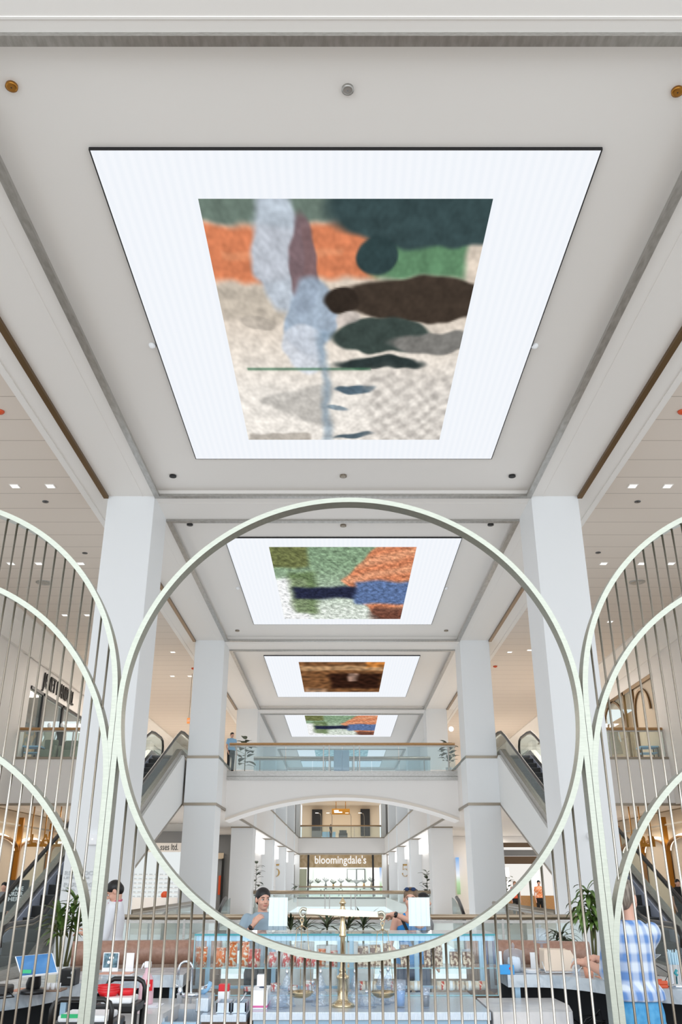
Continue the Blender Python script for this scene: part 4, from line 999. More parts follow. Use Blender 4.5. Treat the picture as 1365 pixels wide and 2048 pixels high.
# exit sign
a = atZ(378, 1441, ZT-0.5); Y = 40.0; a = atY(374, 1447, Y); b = atY(381, 1436, Y)
t = thing('hanging_sign', 'small orange exit sign under the left ceiling beside the column', 'sign', (a.x, Y, a.z)); MB().box(a.x, b.x+0.12, Y-0.02, Y+0.02, a.z, b.z).build('board', glow('orange_sign', (255, 160, 90), 1.0), t)
text('letters', 'EXIT', (a.x+0.03, Y-0.03, a.z+0.08), (1, 0, 0), (0, 0, 1), 0.09, 'card', t, ext=0.004, width=(b.x-a.x)*0.8)
MB().box((a.x+b.x)/2, (a.x+b.x)/2+0.02, Y, Y+0.02, b.z, ZT).build('hanger', 'trim', t)

# ================================================================ the big metal ring screen in front
FY = 4.5; D = 0.085; TW = 0.0285
CXr, RX, RZ = 0.049, 1.232, 1.2015; CZr = 0.8455+CZ
scr = thing('ring_screen', 'tall metal screen with one big open ring, scalloped arches and thin upright rods', 'screen', (CXr, FY, 0))
def ellipse(cx, cz, rx, rz, a0, a1, n):
    return [(cx + rx*math.cos(a0+(a1-a0)*k/n), cz + rz*math.sin(a0+(a1-a0)*k/n)) for k in range(n+1)]
n = 180
MB().strip(ellipse(CXr, CZr, RX-TW, RZ-TW, 0, 2*PI, n)[:-1], ellipse(CXr, CZr, RX, RZ, 0, 2*PI, n)[:-1], 'y', FY, FY+D, closed=True).build('ring', 'champ', scr)
SEAM = {-1: CXr-RX, 1: CXr+RX}
for s in (-1, 1):
    xs = SEAM[s]
    # twin posts: one belongs to the centre frame, one to the side frame
    MB().box(xs, xs - s*TW, FY+0.002, FY+D-0.002, 0, CZr+0.02).build('post', 'champ', scr, 0.001)
    MB().box(xs + s*0.0015, xs + s*(TW+0.0015), FY+0.002, FY+D-0.002, 0, CZr+0.02).build('post', 'champ', scr, 0.001)
    cx = xs + s*(RX+0.0015)
    arcs = []
    for zc in (CZr, 0.405+CZ, -0.43+CZ):
        a0, a1 = (0, PI*0.62) if s < 0 else (PI, PI*0.38)
        MB().strip(ellipse(cx, zc, RX-TW, RZ-TW, a0, a1, 70), ellipse(cx, zc, RX, RZ, a0, a1, 70), 'y', FY+0.0008, FY+D-0.0008).build('arch', 'champ', scr)
    k = 0
    while True:
        x = xs + s*(0.086 + 0.0612*k)
        if abs(x) > 2.35: break
        dx = abs(x-cx)/(RX-TW)
        if dx < 1:
            top = CZr + (RZ-TW)*math.sqrt(1-dx*dx)
            MB().tube([(x, FY+D*0.5, 0), (x, FY+D*0.5, top+0.01)], 0.0062, 8).build('rod', 'rod', scr)
        k += 1
k = 0
while True:
    x = SEAM[-1] + 0.091 + 0.0613*k
    if x > SEAM[1]-0.05: break
    dx = (x-CXr)/RX
    bot = CZr - RZ*math.sqrt(1-dx*dx)
    MB().tube([(x, FY+D*0.5, 0), (x, FY+D*0.5, bot+0.01)], 0.0062, 8).build('rod', 'rod', scr)
    k += 1
MB().box(-2.4, 2.5, FY-0.02, FY+D+0.02, 0, 0.05).build('base_rail', 'champ', scr)
# ================================================================ bar counters
def outline(path, inner_off, outer_off):
    """offset a polyline left/right in plan"""
    P = [Vector((x, y, 0)) for x, y in path]; A = []; B = []
    for i, p in enumerate(P):
        t = (P[min(i+1, len(P)-1)] - P[max(i-1, 0)]).normalized(); n_ = Vector((-t.y, t.x, 0))
        A.append((p.x + n_.x*inner_off, p.y + n_.y*inner_off)); B.append((p.x + n_.x*outer_off, p.y + n_.y*outer_off))
    return A, B
def smooth_path(P, k=6):
    out = []
    n_ = len(P)
    for i in range(n_-1):
        p0 = P[max(i-1, 0)]; p1 = P[i]; p2 = P[i+1]; p3 = P[min(i+2, n_-1)]
        for q in range(k):
            t = q/k
            out.append(tuple(0.5*((2*p1[j]) + (-p0[j]+p2[j])*t + (2*p0[j]-5*p1[j]+4*p2[j]-p3[j])*t*t + (-p0[j]+3*p1[j]-3*p2[j]+p3[j])*t**3) for j in range(2)))
    out.append(tuple(P[-1])); return out
BT = 1.07
for s in (-1, 1):
    if s > 0: P = [(1.30, 7.50), (1.60, 7.48), (1.82, 7.28), (1.99, 6.95), (2.16, 6.62), (2.45, 6.42), (3.0, 6.3)]
    else: P = [(-1.23, 7.50), (-1.55, 7.46), (-1.76, 7.2), (-1.90, 6.85), (-2.06, 6.38), (-2.32, 6.02), (-2.75, 5.8)]
    sp = smooth_path(P)
    off = 0.62*s
    A, B = outline(sp, 0, off)
    poly = A + B[::-1]
    t = thing('bar_counter', 'curved grey marble bar counter with dark space below, on the %s' % SIDE[s], 'counter', (P[0][0], P[0][1], 0), group='curved marble bars')
    MB().prism(poly, 'z', BT-0.085, BT).build('marble_top', 'marble', t, 0.006)
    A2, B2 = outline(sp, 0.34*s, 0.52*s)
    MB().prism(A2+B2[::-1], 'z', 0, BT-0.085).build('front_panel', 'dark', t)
    A3, B3 = outline(sp, 0.06*s, 0.36*s)
    MB().prism(A3+B3[::-1], 'z', 0.62, 0.65).build('shelf', 'inox', t)
    for k in (2, len(sp)//2, len(sp)-3):
        q = A3[k]; MB().box(q[0]-0.02, q[0]+0.02, q[1]-0.02, q[1]+0.02, 0, BT-0.085).build('leg', 'bluemetal', t)
    # terracotta tile strip behind, on top of the bar
    A4, B4 = outline(sp[6:], 0.34*s, 0.60*s)
    # padded leather back beyond the bar
    if s > 0: Q = [(1.15, 8.75), (1.65, 8.72), (2.22, 8.5)]
    else: Q = [(-1.1, 8.75), (-1.8, 8.72), (-2.42, 8.55)]
    t2 = thing('banquette', 'brown leather padded bench back beyond the marble bar, on the %s' % SIDE[s], 'bench', (Q[0][0], Q[0][1], 0), group='leather banquettes')
    sq = smooth_path(Q, 8)
    for nm, zc, rr in (('backrest', 1.135, 0.105),):
        m = MB(); pts = []
        prof = [(0.095*math.cos(a)*1.0, 0.108*math.sin(a)) for a in [2*PI*k/16 for k in range(16)]]
        vs = []; fs = []
        for i, p in enumerate(sq):
            a = Vector(sq[min(i+1, len(sq)-1)])-Vector(sq[max(i-1, 0)]); a.normalize(); nn = Vector((-a.y, a.x))
            for u, w_ in prof: vs.append((p[0]+nn.x*u, p[1]+nn.y*u, zc+w_))
        for i in range(len(sq)-1):
            for k in range(16):
                fs.append((i*16+k, i*16+(k+1) % 16, (i+1)*16+(k+1) % 16, (i+1)*16+k))
        m.add(vs, fs, True); L_ = len(sq)
        m.add(vs[:16], [tuple(range(15, -1, -1))]); m.add(vs[-16:], [tuple(range(16))])
        m.build(nm, 'leather', t2)
    A5, B5 = outline(sq, -0.06, 0.06); MB().prism(A5+B5[::-1], 'z', 0, 1.05).build('base', 'cab', t2)
# front work counters
ZC = 0.925
t = thing('work_counter', 'stainless steel work counter under the brass balance scale', 'counter', (0.2, 6.66, 0))
MB().box(-0.62, 1.02, 6.64, 7.75, ZC-0.05, ZC).build('steel_top', 'inox', t, 0.004)
MB().box(-0.60, 1.00, 6.70, 7.74, 0.0, ZC-0.05).build('cabinet', 'bluemetal', t)
for k, (a, b) in enumerate(((-0.58, -0.2), (-0.16, 0.22), (0.26, 0.62), (0.66, 0.98))):
    MB().box(a, b, 6.68, 6.70, 0.12, ZC-0.09).build('door', 'inox' if k % 2 else 'grey', t)
t = thing('prep_counter', 'low steel prep counter with brown cabinet fronts, left of the work counter', 'counter', (-0.79, 6.66, 0))
MB().box(-0.95, -0.64, 6.60, 7.6, ZC-0.055, ZC-0.012).build('steel_top', 'inox', t, 0.004)
MB().box(-0.95, -0.64, 6.66, 7.6, 0.0, ZC-0.055).build('cabinet', 'cab', t)
t = thing('marble_counter', 'pale marble block counter at the lower right, right of the steel counter', 'counter', (1.3, 6.66, 0))
MB().prism([(1.035, 6.65), (1.58, 6.65), (1.64, 7.0), (1.62, 7.40), (1.035, 7.40)], 'z', ZC-0.11, ZC).build('marble_top', 'marblet', t, 0.01)
MB().box(1.05, 1.56, 6.68, 7.38, 0, ZC-0.11).build('marble_side', 'marble', t)
t = thing('marble_counter', 'pale marble block counter with a sink cut-out at the lower left', 'counter', (-1.3, 6.66, 0))
MB().prism([(-1.50, 6.56), (-1.20, 6.56), (-1.17, 7.05), (-0.97, 7.05), (-0.97, 7.38), (-1.46, 7.38), (-1.50, 7.0)], 'z', ZC-0.085, ZC).build('marble_top', 'marblet', t, 0.008)
MB().box(-1.49, -1.21, 6.58, 7.36, 0, ZC-0.085).build('marble_side', 'marble', t)
MB().box(-1.20, -0.97, 6.60, 7.04, ZC-0.30, ZC-0.26).box(-1.20, -1.19, 6.60, 7.04, ZC-0.26, ZC-0.03).box(-1.2, -0.97, 7.03, 7.04, ZC-0.26, ZC-0.03).build('sink_basin', 'inox', t)
MB().box(-1.20, -0.97, 6.56, 6.60, 0.1, ZC-0.05).build('sink_front', 'bluemetal', t)
# faucet
fx, fy = atY(382, 1990, 7.1).x, 7.1
t = thing('faucet', 'chrome two handled faucet with tall curved spout beside the left glass case', 'faucet', (fx, fy, ZC))
MB().tube([(fx-0.08, fy, ZC+0.05), (fx+0.08, fy, ZC+0.05)], 0.018, 10).build('bridge', 'chrome', t)
pp = [(fx, fy, ZC+0.0), (fx, fy, ZC+0.22)] + [(fx-0.05+0.05*math.cos(a), fy, ZC+0.22+0.05*math.sin(a)) for a in [PI*k/8 for k in range(9)]] + [(fx-0.105, fy, ZC+0.15)]
MB().tube(pp, 0.009, 10).build('spout', 'chrome', t)
for d in (-0.08, 0.08):
    MB().lathe([(0.022, 0), (0.022, 0.05), (0.028, 0.055), (0.014, 0.1), (0.008, 0.11)], (fx+d, fy, ZC), 12).build('valve', 'chrome', t)
    MB().tube([(fx+d, fy, ZC+0.10), (fx+d+(0.06 if d > 0 else -0.05), fy-0.01, ZC+0.125)], 0.006, 8).build('handle', 'chrome', t)

# ---------------------------------------------------------------- glass display cases
def glass_case(x0, x1, label):
    ya, yb = 7.50, 8.05; z0, z1 = ZC, 1.357
    t = thing('glass_case', label, 'display case', ((x0+x1)/2, ya, z0), group='glass display cases')
    MB().box(x0, x1, ya+0.0, yb, z1-0.012, z1).build('glass_top', 'cglass', t)
    MB().box(x0, x1, ya-0.004, ya, z1-0.013, z1+0.001).build('glass_edge', 'edge', t)
    MB().box(x0, x1, ya-0.004, ya, z0+0.002, z0+0.010).box(x0, x0+0.008, ya-0.004, ya, z0+0.01, z1-0.013).box(x1-0.008, x1, ya-0.004, ya, z0+0.01, z1-0.013).build('glass_edge', 'edge2', t)
    MB().box(x0+0.012, x1-0.012, ya+0.002, ya+0.008, z0, z1-0.014).build('front_pane', 'cglass', t)
    MB().box(x0, x0+0.008, ya+0.01, yb, z0, z1-0.014).box(x1-0.008, x1, ya+0.01, yb, z0, z1-0.014).build('side_pane', 'cglass', t)
    fr = MB(); w = 0.035
    fr.box(x0+0.03, x1-0.03, yb-0.06, yb-0.02, z1-0.075, z1-0.02)
    fr.box(x0+0.03, x1-0.03, yb-0.06, yb-0.02, z0+0.0, z0+0.02)
    for c in (x0+0.03, (x0+x1)/2-w/2, x1-0.03-w):
        fr.box(c, c+w, yb-0.06, yb-0.02, z0+0.02, z1-0.075)
    fr.box(x0+0.012, x1-0.012, ya+0.02, ya+0.05, z1-0.05, z1-0.015)
    fr.build('metal_frame', 'bluemetal', t)
    MB().box(x0+0.03, x1-0.03, yb-0.02, yb-0.012, z0, z1-0.02).build('back_pane', 'cglass', t)
    MB().box(x0+0.01, x1-0.01, ya+0.12, yb-0.08, z0+0.178, z0+0.186).build('glass_shelf', 'cglass', t)
    MB().box(x0+0.01, x1-0.01, ya+0.116, ya+0.12, z0+0.178, z0+0.186).build('shelf_edge', 'edge2', t)
    return t
cx0 = atY(390, 1865, 7.5).x; cx1 = atY(991, 1865, 7.5).x; cm = atY(692, 1865, 7.5).x
glass_case(cx0, cm-0.004, 'left glass display case with orange and pink tins inside')
glass_case(cm+0.004, cx1, 'right glass display case with granola bags and wrapped pastries inside')
SH = ZC+0.186
def tin(px, w, h, m, label, y=7.78, z=None, round_=True, grp='tins in the left case'):
    z = SH if z is None else z
    x = atY(px, 1940, y).x
    t = thing('tin', label, 'tin', (x, y, z), local=True, group=grp)
    r = w/2
    if round_: MB().lathe([(r, 0), (r, h-0.012)], (0, 0, 0), 18).build('body', m, t)
    else: MB().box(-r, r, -r*0.8, r*0.8, 0, h-0.012).build('body', m, t, 0.004)
    MB().lathe([(r*1.03, h-0.014), (r*1.03, h)], (0, 0, 0), 18).build('lid', 'card' if not round_ else m, t)
tin(440, 0.085, 0.13, 'orange', 'wide orange patterned tin, leftmost on the left case shelf')
tin(465, 0.070, 0.175, 'orange', 'tall orange patterned tin beside the wide one in the left case')
tin(489, 0.070, 0.172, 'orange', 'second tall orange tin nearer the case divider in the left case')
tin(508, 0.10, 0.12, 'redtin', 'short red and white patterned tin in the left case')
tin(407, 0.05, 0.13, 'orange', 'narrow orange tin in the corner of the left case', 7.88)
MBX = [(545, 'pinktin', 0.10), (558, 'card', 0.11), (572, 'pinktin', 0.12), (586, 'redtin', 0.11), (600, 'pinktin', 0.12), (615, 'redtin', 0.11), (630, 'pinktin', 0.10), (644, 'orange', 0.12), (668, 'redtin', 0.11)]
for k, (px, m, hh) in enumerate(MBX):
    tin(px, 0.062, hh, m, 'small pink and orange patterned tin in the left case row', 7.76+0.05*(k % 2))
for k, (px, hh) in enumerate(((552, 0.055), (587, 0.04), (620, 0.075), (421, 0.03), (499, 0.03))):
    tin(px, 0.075, hh, 'pinktin', ['small white and orange box low in the left case, left of centre', 'flat round tin low in the left case behind the scale pan', 'white tin with red base low in the left case, right of the scale pan', 'flat tin low at the far left of the left case', 'flat tin low in the left case behind the white box'][k], 7.72, ZC+0.012, True, 'low boxes in the left case')
def bag(px, w, h, label, y=7.80, z=None, m='cookie'):
    z = SH if z is None else z
    x = atY(px, 1940, y).x; t = thing('granola_bag', label, 'bag', (x, y, z), local=True, group='granola bags in the right case')
    MB().prism([(-w/2, 0), (w/2, 0), (w/2*1.02, h*0.75), (w/2*0.96, h), (-w/2*0.96, h), (-w/2*1.02, h*0.75)], 'y', -0.035, 0.035).build('bag_body', m, t, 0.01)
    MB().box(-w/2*0.98, w/2*0.98, -0.008, 0.008, h-0.002, h+0.02).build('bag_seal', 'clear', t)
for k, (px, w, h) in enumerate(((727, 0.085, 0.14), (752, 0.085, 0.15), (775, 0.06, 0.16), (811, 0.07, 0.15), (857, 0.06, 0.13), (874, 0.095, 0.165), (912, 0.085, 0.10), (938, 0.09, 0.10))):
    bag(px, w, h, 'bag of granola clusters, %s, right case shelf' % ['first from the divider', 'second from the divider', 'narrow third', 'fourth, in front of the blue shorts', 'narrow fifth, left of the frame bar', 'tallest', 'short one right of the tallest', 'short rightmost one'][k])
for k, px in enumerate((723, 742, 785, 832, 886, 903, 921, 940, 962)):
    x = atY(px, 1980, 7.75).x; o = MB().tube([(x-0.045, 7.75, ZC+0.047), (x+0.045, 7.75, ZC+0.047)], [0.034, 0.034], 14); 
    q = thing('wrapped_pastry', 'wrapped pastry roll lying on the floor of the right case', 'pastry', (x, 7.75, ZC+0.012), group='wrapped pastries in the right case')
    o.build('roll', 'wrapped', q); MB().tube([(x-0.012, 7.75, ZC+0.047), (x+0.012, 7.75, ZC+0.047)], 0.0355, 14).build('label_band', 'card' if k % 2 else 'redtin', q)
# menu holders
def menu(px0, px1, py0, py1, Y, label, zb):
    a = atY(px0, py1, Y); b = atY(px1, py0, Y)
    t = thing('menu_holder', label, 'menu holder', ((a.x+b.x)/2, Y, zb), group='clear menu holders on the glass cases')
    MB().box(a.x, b.x, Y-0.004, Y+0.004, zb+0.045, b.z).build('white_sheet', 'card', t)
    MB().box(a.x-0.004, b.x+0.004, Y-0.009, Y-0.006, zb+0.004, b.z+0.003).build('clear_sleeve', 'cglass', t)
    MB().box(a.x-0.004, b.x+0.004, Y-0.06, Y+0.05, zb, zb+0.004).build('foot', 'cglass', t)
menu(537, 576, 1795, 1862, 7.72, 'white menu on the left glass case, before the woman in grey', 1.358)
menu(819, 859, 1795, 1862, 7.72, 'white menu on the right glass case, before the woman in blue', 1.358)

# ---------------------------------------------------------------- brass balance scale
bx, by = atY(686, 2040, 6.92).x, 6.92
t = thing('balance_scale', 'tall brass balance scale with two hanging pans on the steel counter', 'scale', (bx, by, ZC))
zt_ = atY(685, 1795, by).z
prof = [(0.085, 0), (0.085, 0.015), (0.055, 0.03), (0.045, 0.04), (0.038, 0.05), (0.038, 0.17), (0.045, 0.175), (0.045, 0.19), (0.03, 0.20), (0.022, 0.215), (0.028, 0.225), (0.022, 0.235), (0.018, 0.25), (0.0165, 0.44), (0.026, 0.445), (0.026, 0.455), (0.02, 0.47), (0.026, 0.50), (0.02, 0.52), (0.018, 0.53), (0.0175, zt_-ZC-0.10), (0.024, zt_-ZC-0.095), (0.024, zt_-ZC-0.08), (0.017, zt_-ZC-0.07), (0.017, zt_-ZC-0.045), (0.026, zt_-ZC-0.04), (0.022, zt_-ZC-0.03), (0.008, zt_-ZC-0.008), (0.003, zt_-ZC)]
MB().lathe(prof, (bx, by, ZC), 24).build('column', 'brass', t)
l = atY(613, 1822, by-0.03); r = atY(757, 1829, by-0.03); m_ = (l+r)/2
pl = []; top_ = []; n = 24
for k in range(n+1):
    u = k/n; x = l.x+(r.x-l.x)*u; zc = l.z+(r.z-l.z)*u; hh = 0.026-0.006*abs(u-0.5)*2
    top_.append((x, zc+hh*0.9)); pl.append((x, zc-hh*0.9))
MB().strip(pl, top_, 'y', by-0.035, by-0.018, smooth=False).build('beam', 'brassp', t, 0.003)
for e, sg in ((l, -1), (r, 1)):
    pts = [(e.x+sg*0.0, by-0.027, e.z+0.008), (e.x+sg*0.028, by-0.027, e.z+0.014), (e.x+sg*0.045, by-0.027, e.z-0.005), (e.x+sg*0.042, by-0.027, e.z-0.03), (e.x+sg*0.022, by-0.027, e.z-0.04), (e.x+sg*0.012, by-0.027, e.z-0.028)]
    sm = []; 
    for i in range(len(pts)-1):
        a0, a1, a2, a3 = (Vector(pts[max(i-1, 0)]), Vector(pts[i]), Vector(pts[i+1]), Vector(pts[min(i+2, 5)]))
        for q in range(5):
            u = q/5; sm.append(0.5*((2*a1)+(a2-a0)*u+(2*a0-5*a1+4*a2-a3)*u*u+(3*a1-a0-3*a2+a3)*u**3))
    sm.append(Vector(pts[-1])); rr_ = [0.013-0.008*k/(len(sm)-1) for k in range(len(sm))]
    MB().tube(sm, rr_, 12).build('hook', 'brassp', t)
for e, sg, pcx in ((l, -1, 611), (r, 1, 760)):
    hx = e.x+sg*0.03; hz = e.z-0.05
    MB().tube([(hx+0.012*math.cos(a), by-0.027, hz-0.012+0.016*math.sin(a)) for a in [2*PI*k/12 for k in range(12)]], 0.003, 6, closed=True).build('ring', 'brass', t)
    cap = hz-0.055
    MB().lathe([(0.004, 0.04), (0.007, 0.02), (0.012, 0.0), (0.004, -0.004)], (hx, by-0.027, cap), 12).build('spider_cap', 'brass', t)
    for k in range(3):
        a = 0.5+2*PI*k/3
        MB().tube([(hx, by-0.027, cap+0.012), (hx+0.02*math.cos(a), by-0.027+0.02*math.sin(a), cap), (hx+0.035*math.cos(a), by-0.027+0.035*math.sin(a), cap-0.012), (hx+0.045*math.cos(a), by-0.027+0.045*math.sin(a), cap-0.006)], 0.003, 6).build('spider_arm', 'brass', t)
    pz = ZC+0.055; px_ = hx
    MB().lathe([(0.001, 0), (0.05, 0.004), (0.075, 0.018), (0.088, 0.036), (0.092, 0.040), (0.088, 0.042), (0.074, 0.024), (0.048, 0.010), (0.001, 0.006)], (px_, by-0.027, pz), 28).build('pan', 'brass', t)
    for k in range(3):
        a = 0.5+2*PI*k/3
        MB().tube([(hx+0.043*math.cos(a), by-0.027+0.043*math.sin(a), cap-0.008), (px_+0.088*math.cos(a), by-0.027+0.088*math.sin(a), pz+0.04)], 0.0022, 5).build('chain', 'brass', t)

MB_ = MB
# ---------------------------------------------------------------- glass domes and glasses on the steel counter
def cloche(px, Y, label, r=0.07, h=0.17, zb=ZC, grp='glass domes on the steel counter', knob=True):
    x = atY(px, 2010, Y).x; t = thing('glass_cloche', label, 'glass dome', (x, Y, zb), local=True, group=grp)
    MB().lathe([(r*1.15, 0), (r*1.15, 0.010), (r*0.3, 0.014)], (0, 0, 0), 20).build('glass_plate', 'crystal', t)
    MB().lathe([(r, 0.012), (r, h*0.45), (r*0.85, h*0.62), (r*0.5, h*0.74), (0.012, h*0.79)], (0, 0, 0), 22).build('glass_dome', 'crystal', t)
    MB().lathe([(0.010, h*0.78), (0.010, h*0.84), (0.020, h*0.90), (0.012, h*0.97), (0.003, h)], (0, 0, 0), 12).build('knob', 'chrome', t)
def crystal(px, Y, label, r=0.055, h=0.24):
    """stacked cut-glass honey dome seen as a tall tapering tower"""
    x = atY(px, 2010, Y).x; t = thing('glass_jar', label, 'glass jar', (x, Y, ZC), local=True, group='tapering glass jars on the steel counter')
    MB().lathe([(r*1.2, 0), (r*1.2, 0.01), (r, 0.02), (r, 0.05), (r*1.08, 0.055), (r*0.92, 0.07), (r*0.95, 0.08), (r*0.6, 0.095)], (0, 0, 0), 24).build('base', 'crystal', t)
    MB().lathe([(r*0.5, 0.095), (r*0.75, 0.11), (r*0.8, 0.125), (r*0.45, 0.15), (r*0.52, 0.16), (r*0.22, 0.19), (0.008, 0.2)], (0, 0, 0), 24).build('lid', 'crystal', t)
    MB().lathe([(0.006, 0.198), (0.013, 0.206), (0.010, 0.22), (0.003, h)], (0, 0, 0), 12).build('finial', 'chrome', t)
for k, (px, Y) in enumerate(((573, 6.95), (641, 6.98), (711, 6.98), (764, 7.05), (778, 7.15))):
    crystal(px, Y, 'tapering cut glass jar on the steel counter, %s' % ['left of the left scale pan', 'right of the left scale pan', 'just right of the brass column', 'behind the right scale pan', 'right of the right scale pan'][k])
cloche(555, 6.84, 'wide clear glass cover at the left end of the glassware on the steel counter', 0.07, 0.15)
cloche(625, 7.2, 'clear glass cover behind the left scale pan', 0.06, 0.14)
cloche(734, 6.88, 'low clear glass cover right of the brass column', 0.06, 0.11)
def tumbler(px, Y, label, r=0.038, h=0.12, m='crystal', fill=None):
    x = atY(px, 2010, Y).x; t = thing('drinking_glass', label, 'glass', (x, Y, ZC), local=True, group='drinking glasses on the steel counter')
    MB().lathe([(r*0.78, 0), (r, h*0.6), (r*1.05, h), (r*0.97, h), (r*0.9, h*0.6), (r*0.7, 0.008)], (0, 0, 0), 20).build('glass', m, t)
    if fill: MB().lathe([(r*0.68, 0.01), (r*0.86, h*0.6), (0.001, h*0.6)], (0, 0, 0), 16).build('contents', fill, t)
tumbler(801, 6.88, 'tall stacked blue tinted glasses right of the scale', 0.042, 0.17, 'crystal', 'paleblue')
tumbler(852, 6.84, 'glass tumbler with dark contents near the right end of the steel counter', 0.034, 0.13, 'crystal', 'iron')
# items on the prep counter
x = atY(449, 2000, 7.0).x
t = thing('spice_grinder', 'slim white box tower with a red top on the prep counter', 'container', (x, 7.0, ZC-0.012))
zt2 = atY(449, 1968, 7.0).z; zm = atY(449, 1982, 7.0).z
MB().box(x-0.045, x+0.035, 6.97, 7.05, ZC-0.012, zm).build('white_body', 'card', t, 0.004); MB().box(x-0.043, x+0.033, 6.972, 7.048, zm, zt2).build('red_top', 'red', t, 0.004)
x = atY(466, 2010, 6.8).x
t = thing('steel_pans', 'small stainless bain-marie pans on the prep counter, right of the red topped box', 'pan', (x, 6.8, ZC-0.012))
for k in range(2):
    a = x-0.10+0.11*k
    MB().box(a, a+0.095, 6.68, 6.9, ZC-0.01, ZC-0.004).box(a, a+0.008, 6.68, 6.9, ZC-0.004, ZC+0.05).box(a+0.087, a+0.095, 6.68, 6.9, ZC-0.004, ZC+0.05).box(a, a+0.095, 6.68, 6.688, ZC-0.004, ZC+0.05).box(a, a+0.095, 6.892, 6.9, ZC-0.004, ZC+0.05).build('pan', 'inox', t)
MB().tube([(x+0.04, 6.78, ZC+0.02), (x+0.09, 6.8, ZC+0.10)], 0.006, 6).build('tong_handle', 'chrome', t)
x = atY(414, 1990, 6.9).x
t = thing('scoop_tub', 'steel tub with a blue handled scoop beside the faucet', 'tub', (x-0.02, 6.9, ZC-0.012))
MB().box(x-0.05, x+0.04, 6.72, 7.05, ZC-0.012, ZC+0.075).build('tub', 'inox', t, 0.01)
MB().tube([(x-0.04, 6.95, ZC+0.085), (x+0.0, 6.93, ZC+0.105), (x+0.02, 6.92, ZC+0.15)], [0.02, 0.012, 0.018], 10).build('scoop', 'paleblue', t)
t = thing('cardboard_box', 'white box with pink stripe and dark emblem, left end of steel counter', 'box', (atY(517, 2000, 6.85).x, 6.85, ZC))
a = atY(501, 2020, 6.78); b = atY(535, 1995, 6.78)
MB().box(a.x, b.x, 6.78, 7.1, ZC, ZC+0.115).build('carton', 'card', t, 0.003)
MB().box(a.x-0.001, b.x+0.001, 6.777, 7.1, ZC+0.01, ZC+0.022).build('pink_stripe', mat('pink_stripe', (220, 96, 156), 0.5), t)
MB().prism([(a.x+0.07+0.028*math.cos(q), 6.95+0.03*math.sin(q)) for q in [2*PI*k/14 for k in range(14)]], 'z', ZC+0.115, ZC+0.118).build('dark_emblem', 'navy', t)
MB().box(a.x+0.02, b.x-0.04, 7.0, 7.08, ZC+0.118, ZC+0.19).build('open_flap', 'card', t)
# spray bottle, cloths, baskets on the left marble block
x, y = atY(291, 2000, 6.95).x, 6.95
t = thing('spray_bottle', 'pink spray bottle with white trigger and red label on the left marble counter', 'bottle', (x, y, ZC+0.012))
hz = atY(291, 1920, y).z-ZC-0.012
MB().lathe([(0.052, 0), (0.055, 0.01), (0.053, hz*0.35), (0.046, hz*0.55), (0.02, hz*0.72), (0.016, hz*0.82)], (x, y, ZC+0.012), 20).build('bottle_body', mat('pink_liquid', (232, 190, 200), 0.3), t)
MB().box(x-0.025, x+0.022, y-0.02, y+0.02, ZC+0.012+hz*0.82, ZC+0.012+hz*0.97).build('spray_head', 'card', t, 0.006)
MB().tube([(x-0.03, y-0.005, ZC+0.012+hz*0.93), (x-0.045, y-0.005, ZC+0.012+hz*0.80)], 0.006, 6).build('trigger', 'card', t)
MB().box(x+0.008, x+0.052, y-0.052, y-0.046, ZC+0.10, ZC+0.17).build('red_label', 'red', t); MB().box(x+0.02, x+0.036, y-0.055, y-0.05, ZC+0.125, ZC+0.142).build('label_mark', 'card', t)
t = thing('folded_towels', 'stack of folded white towels under the spray bottle', 'towel', (x+0.02, y, ZC))
MB().box(x-0.09, x+0.12, y-0.12, y+0.10, ZC, ZC+0.006).build('lower_towel', 'twhite', t, 0.003); MB().box(x-0.07, x+0.10, y-0.10, y+0.08, ZC+0.006, ZC+0.012).build('upper_towel', 'twhite', t, 0.003)
# black framed serving carts at the lower left
def cart(x0, x1, Y0, Y1, z, label, m, hy):
    t = thing('serving_cart', label, 'cart', ((x0+x1)/2, (Y0+Y1)/2, 0), group='black serving carts')
    r = 0.015
    for Y, nm in ((hy, 'handle'),):
        pts = [(x0, Y, z-0.14), (x0, Y, z-0.05), (x0+0.015, Y, z-0.018), (x0+0.05, Y, z), (x1-0.05, Y, z), (x1-0.015, Y, z-0.018), (x1, Y, z-0.05), (x1, Y, z-0.14)]
        MB().tube(pts, r, 10).build(nm, 'rubber', t)
    MB().box(x0-0.01, x1+0.01, Y0, Y1, z-0.17, z-0.12).build('top_tray', 'black', t, 0.01)
    MB().box(x0+0.03, x1-0.03, Y0+0.03, Y1-0.03, z-0.12, z-0.085).build('white_liner', m, t, 0.01)
    MB().box(x0-0.01, x1+0.01, Y0, Y1, 0.2, 0.25).build('lower_tray', 'black', t, 0.01)
    for a in (x0, x1):
        for b in (Y0+0.02, Y1-0.02): MB().tube([(a, b, 0.05), (a, b, z-0.15)], 0.018, 8).build('leg', 'black', t); MB().ball((a, b, 0.04), (0.02, 0.04, 0.04)).build('wheel', 'rubber', t)
    return t
a = atY(114, 1998, 5.7); b = atY(232, 1998, 5.7)
ct = cart(a.x, b.x, 5.62, 5.95, atY(170, 1999, 5.62).z, 'nearer black serving cart with green tape on its side', 'card', 5.62)
g0 = atY(121, 2029, 5.6); g1 = atY(155, 2037, 5.6); MB().box(g0.x, g1.x, 5.612, 5.619, g1.z, g0.z).build('green_tape', mat('green_tape', (30, 176, 110), 0.5), ct)
a = atY(196, 1965, 6.3); b = atY(266, 1965, 6.3)
cart(a.x+0.01, b.x+0.04, 6.22, 6.5, atY(240, 1964, 6.3).z, 'second black serving cart behind the metal post holding the red baskets', 'card', 6.5)
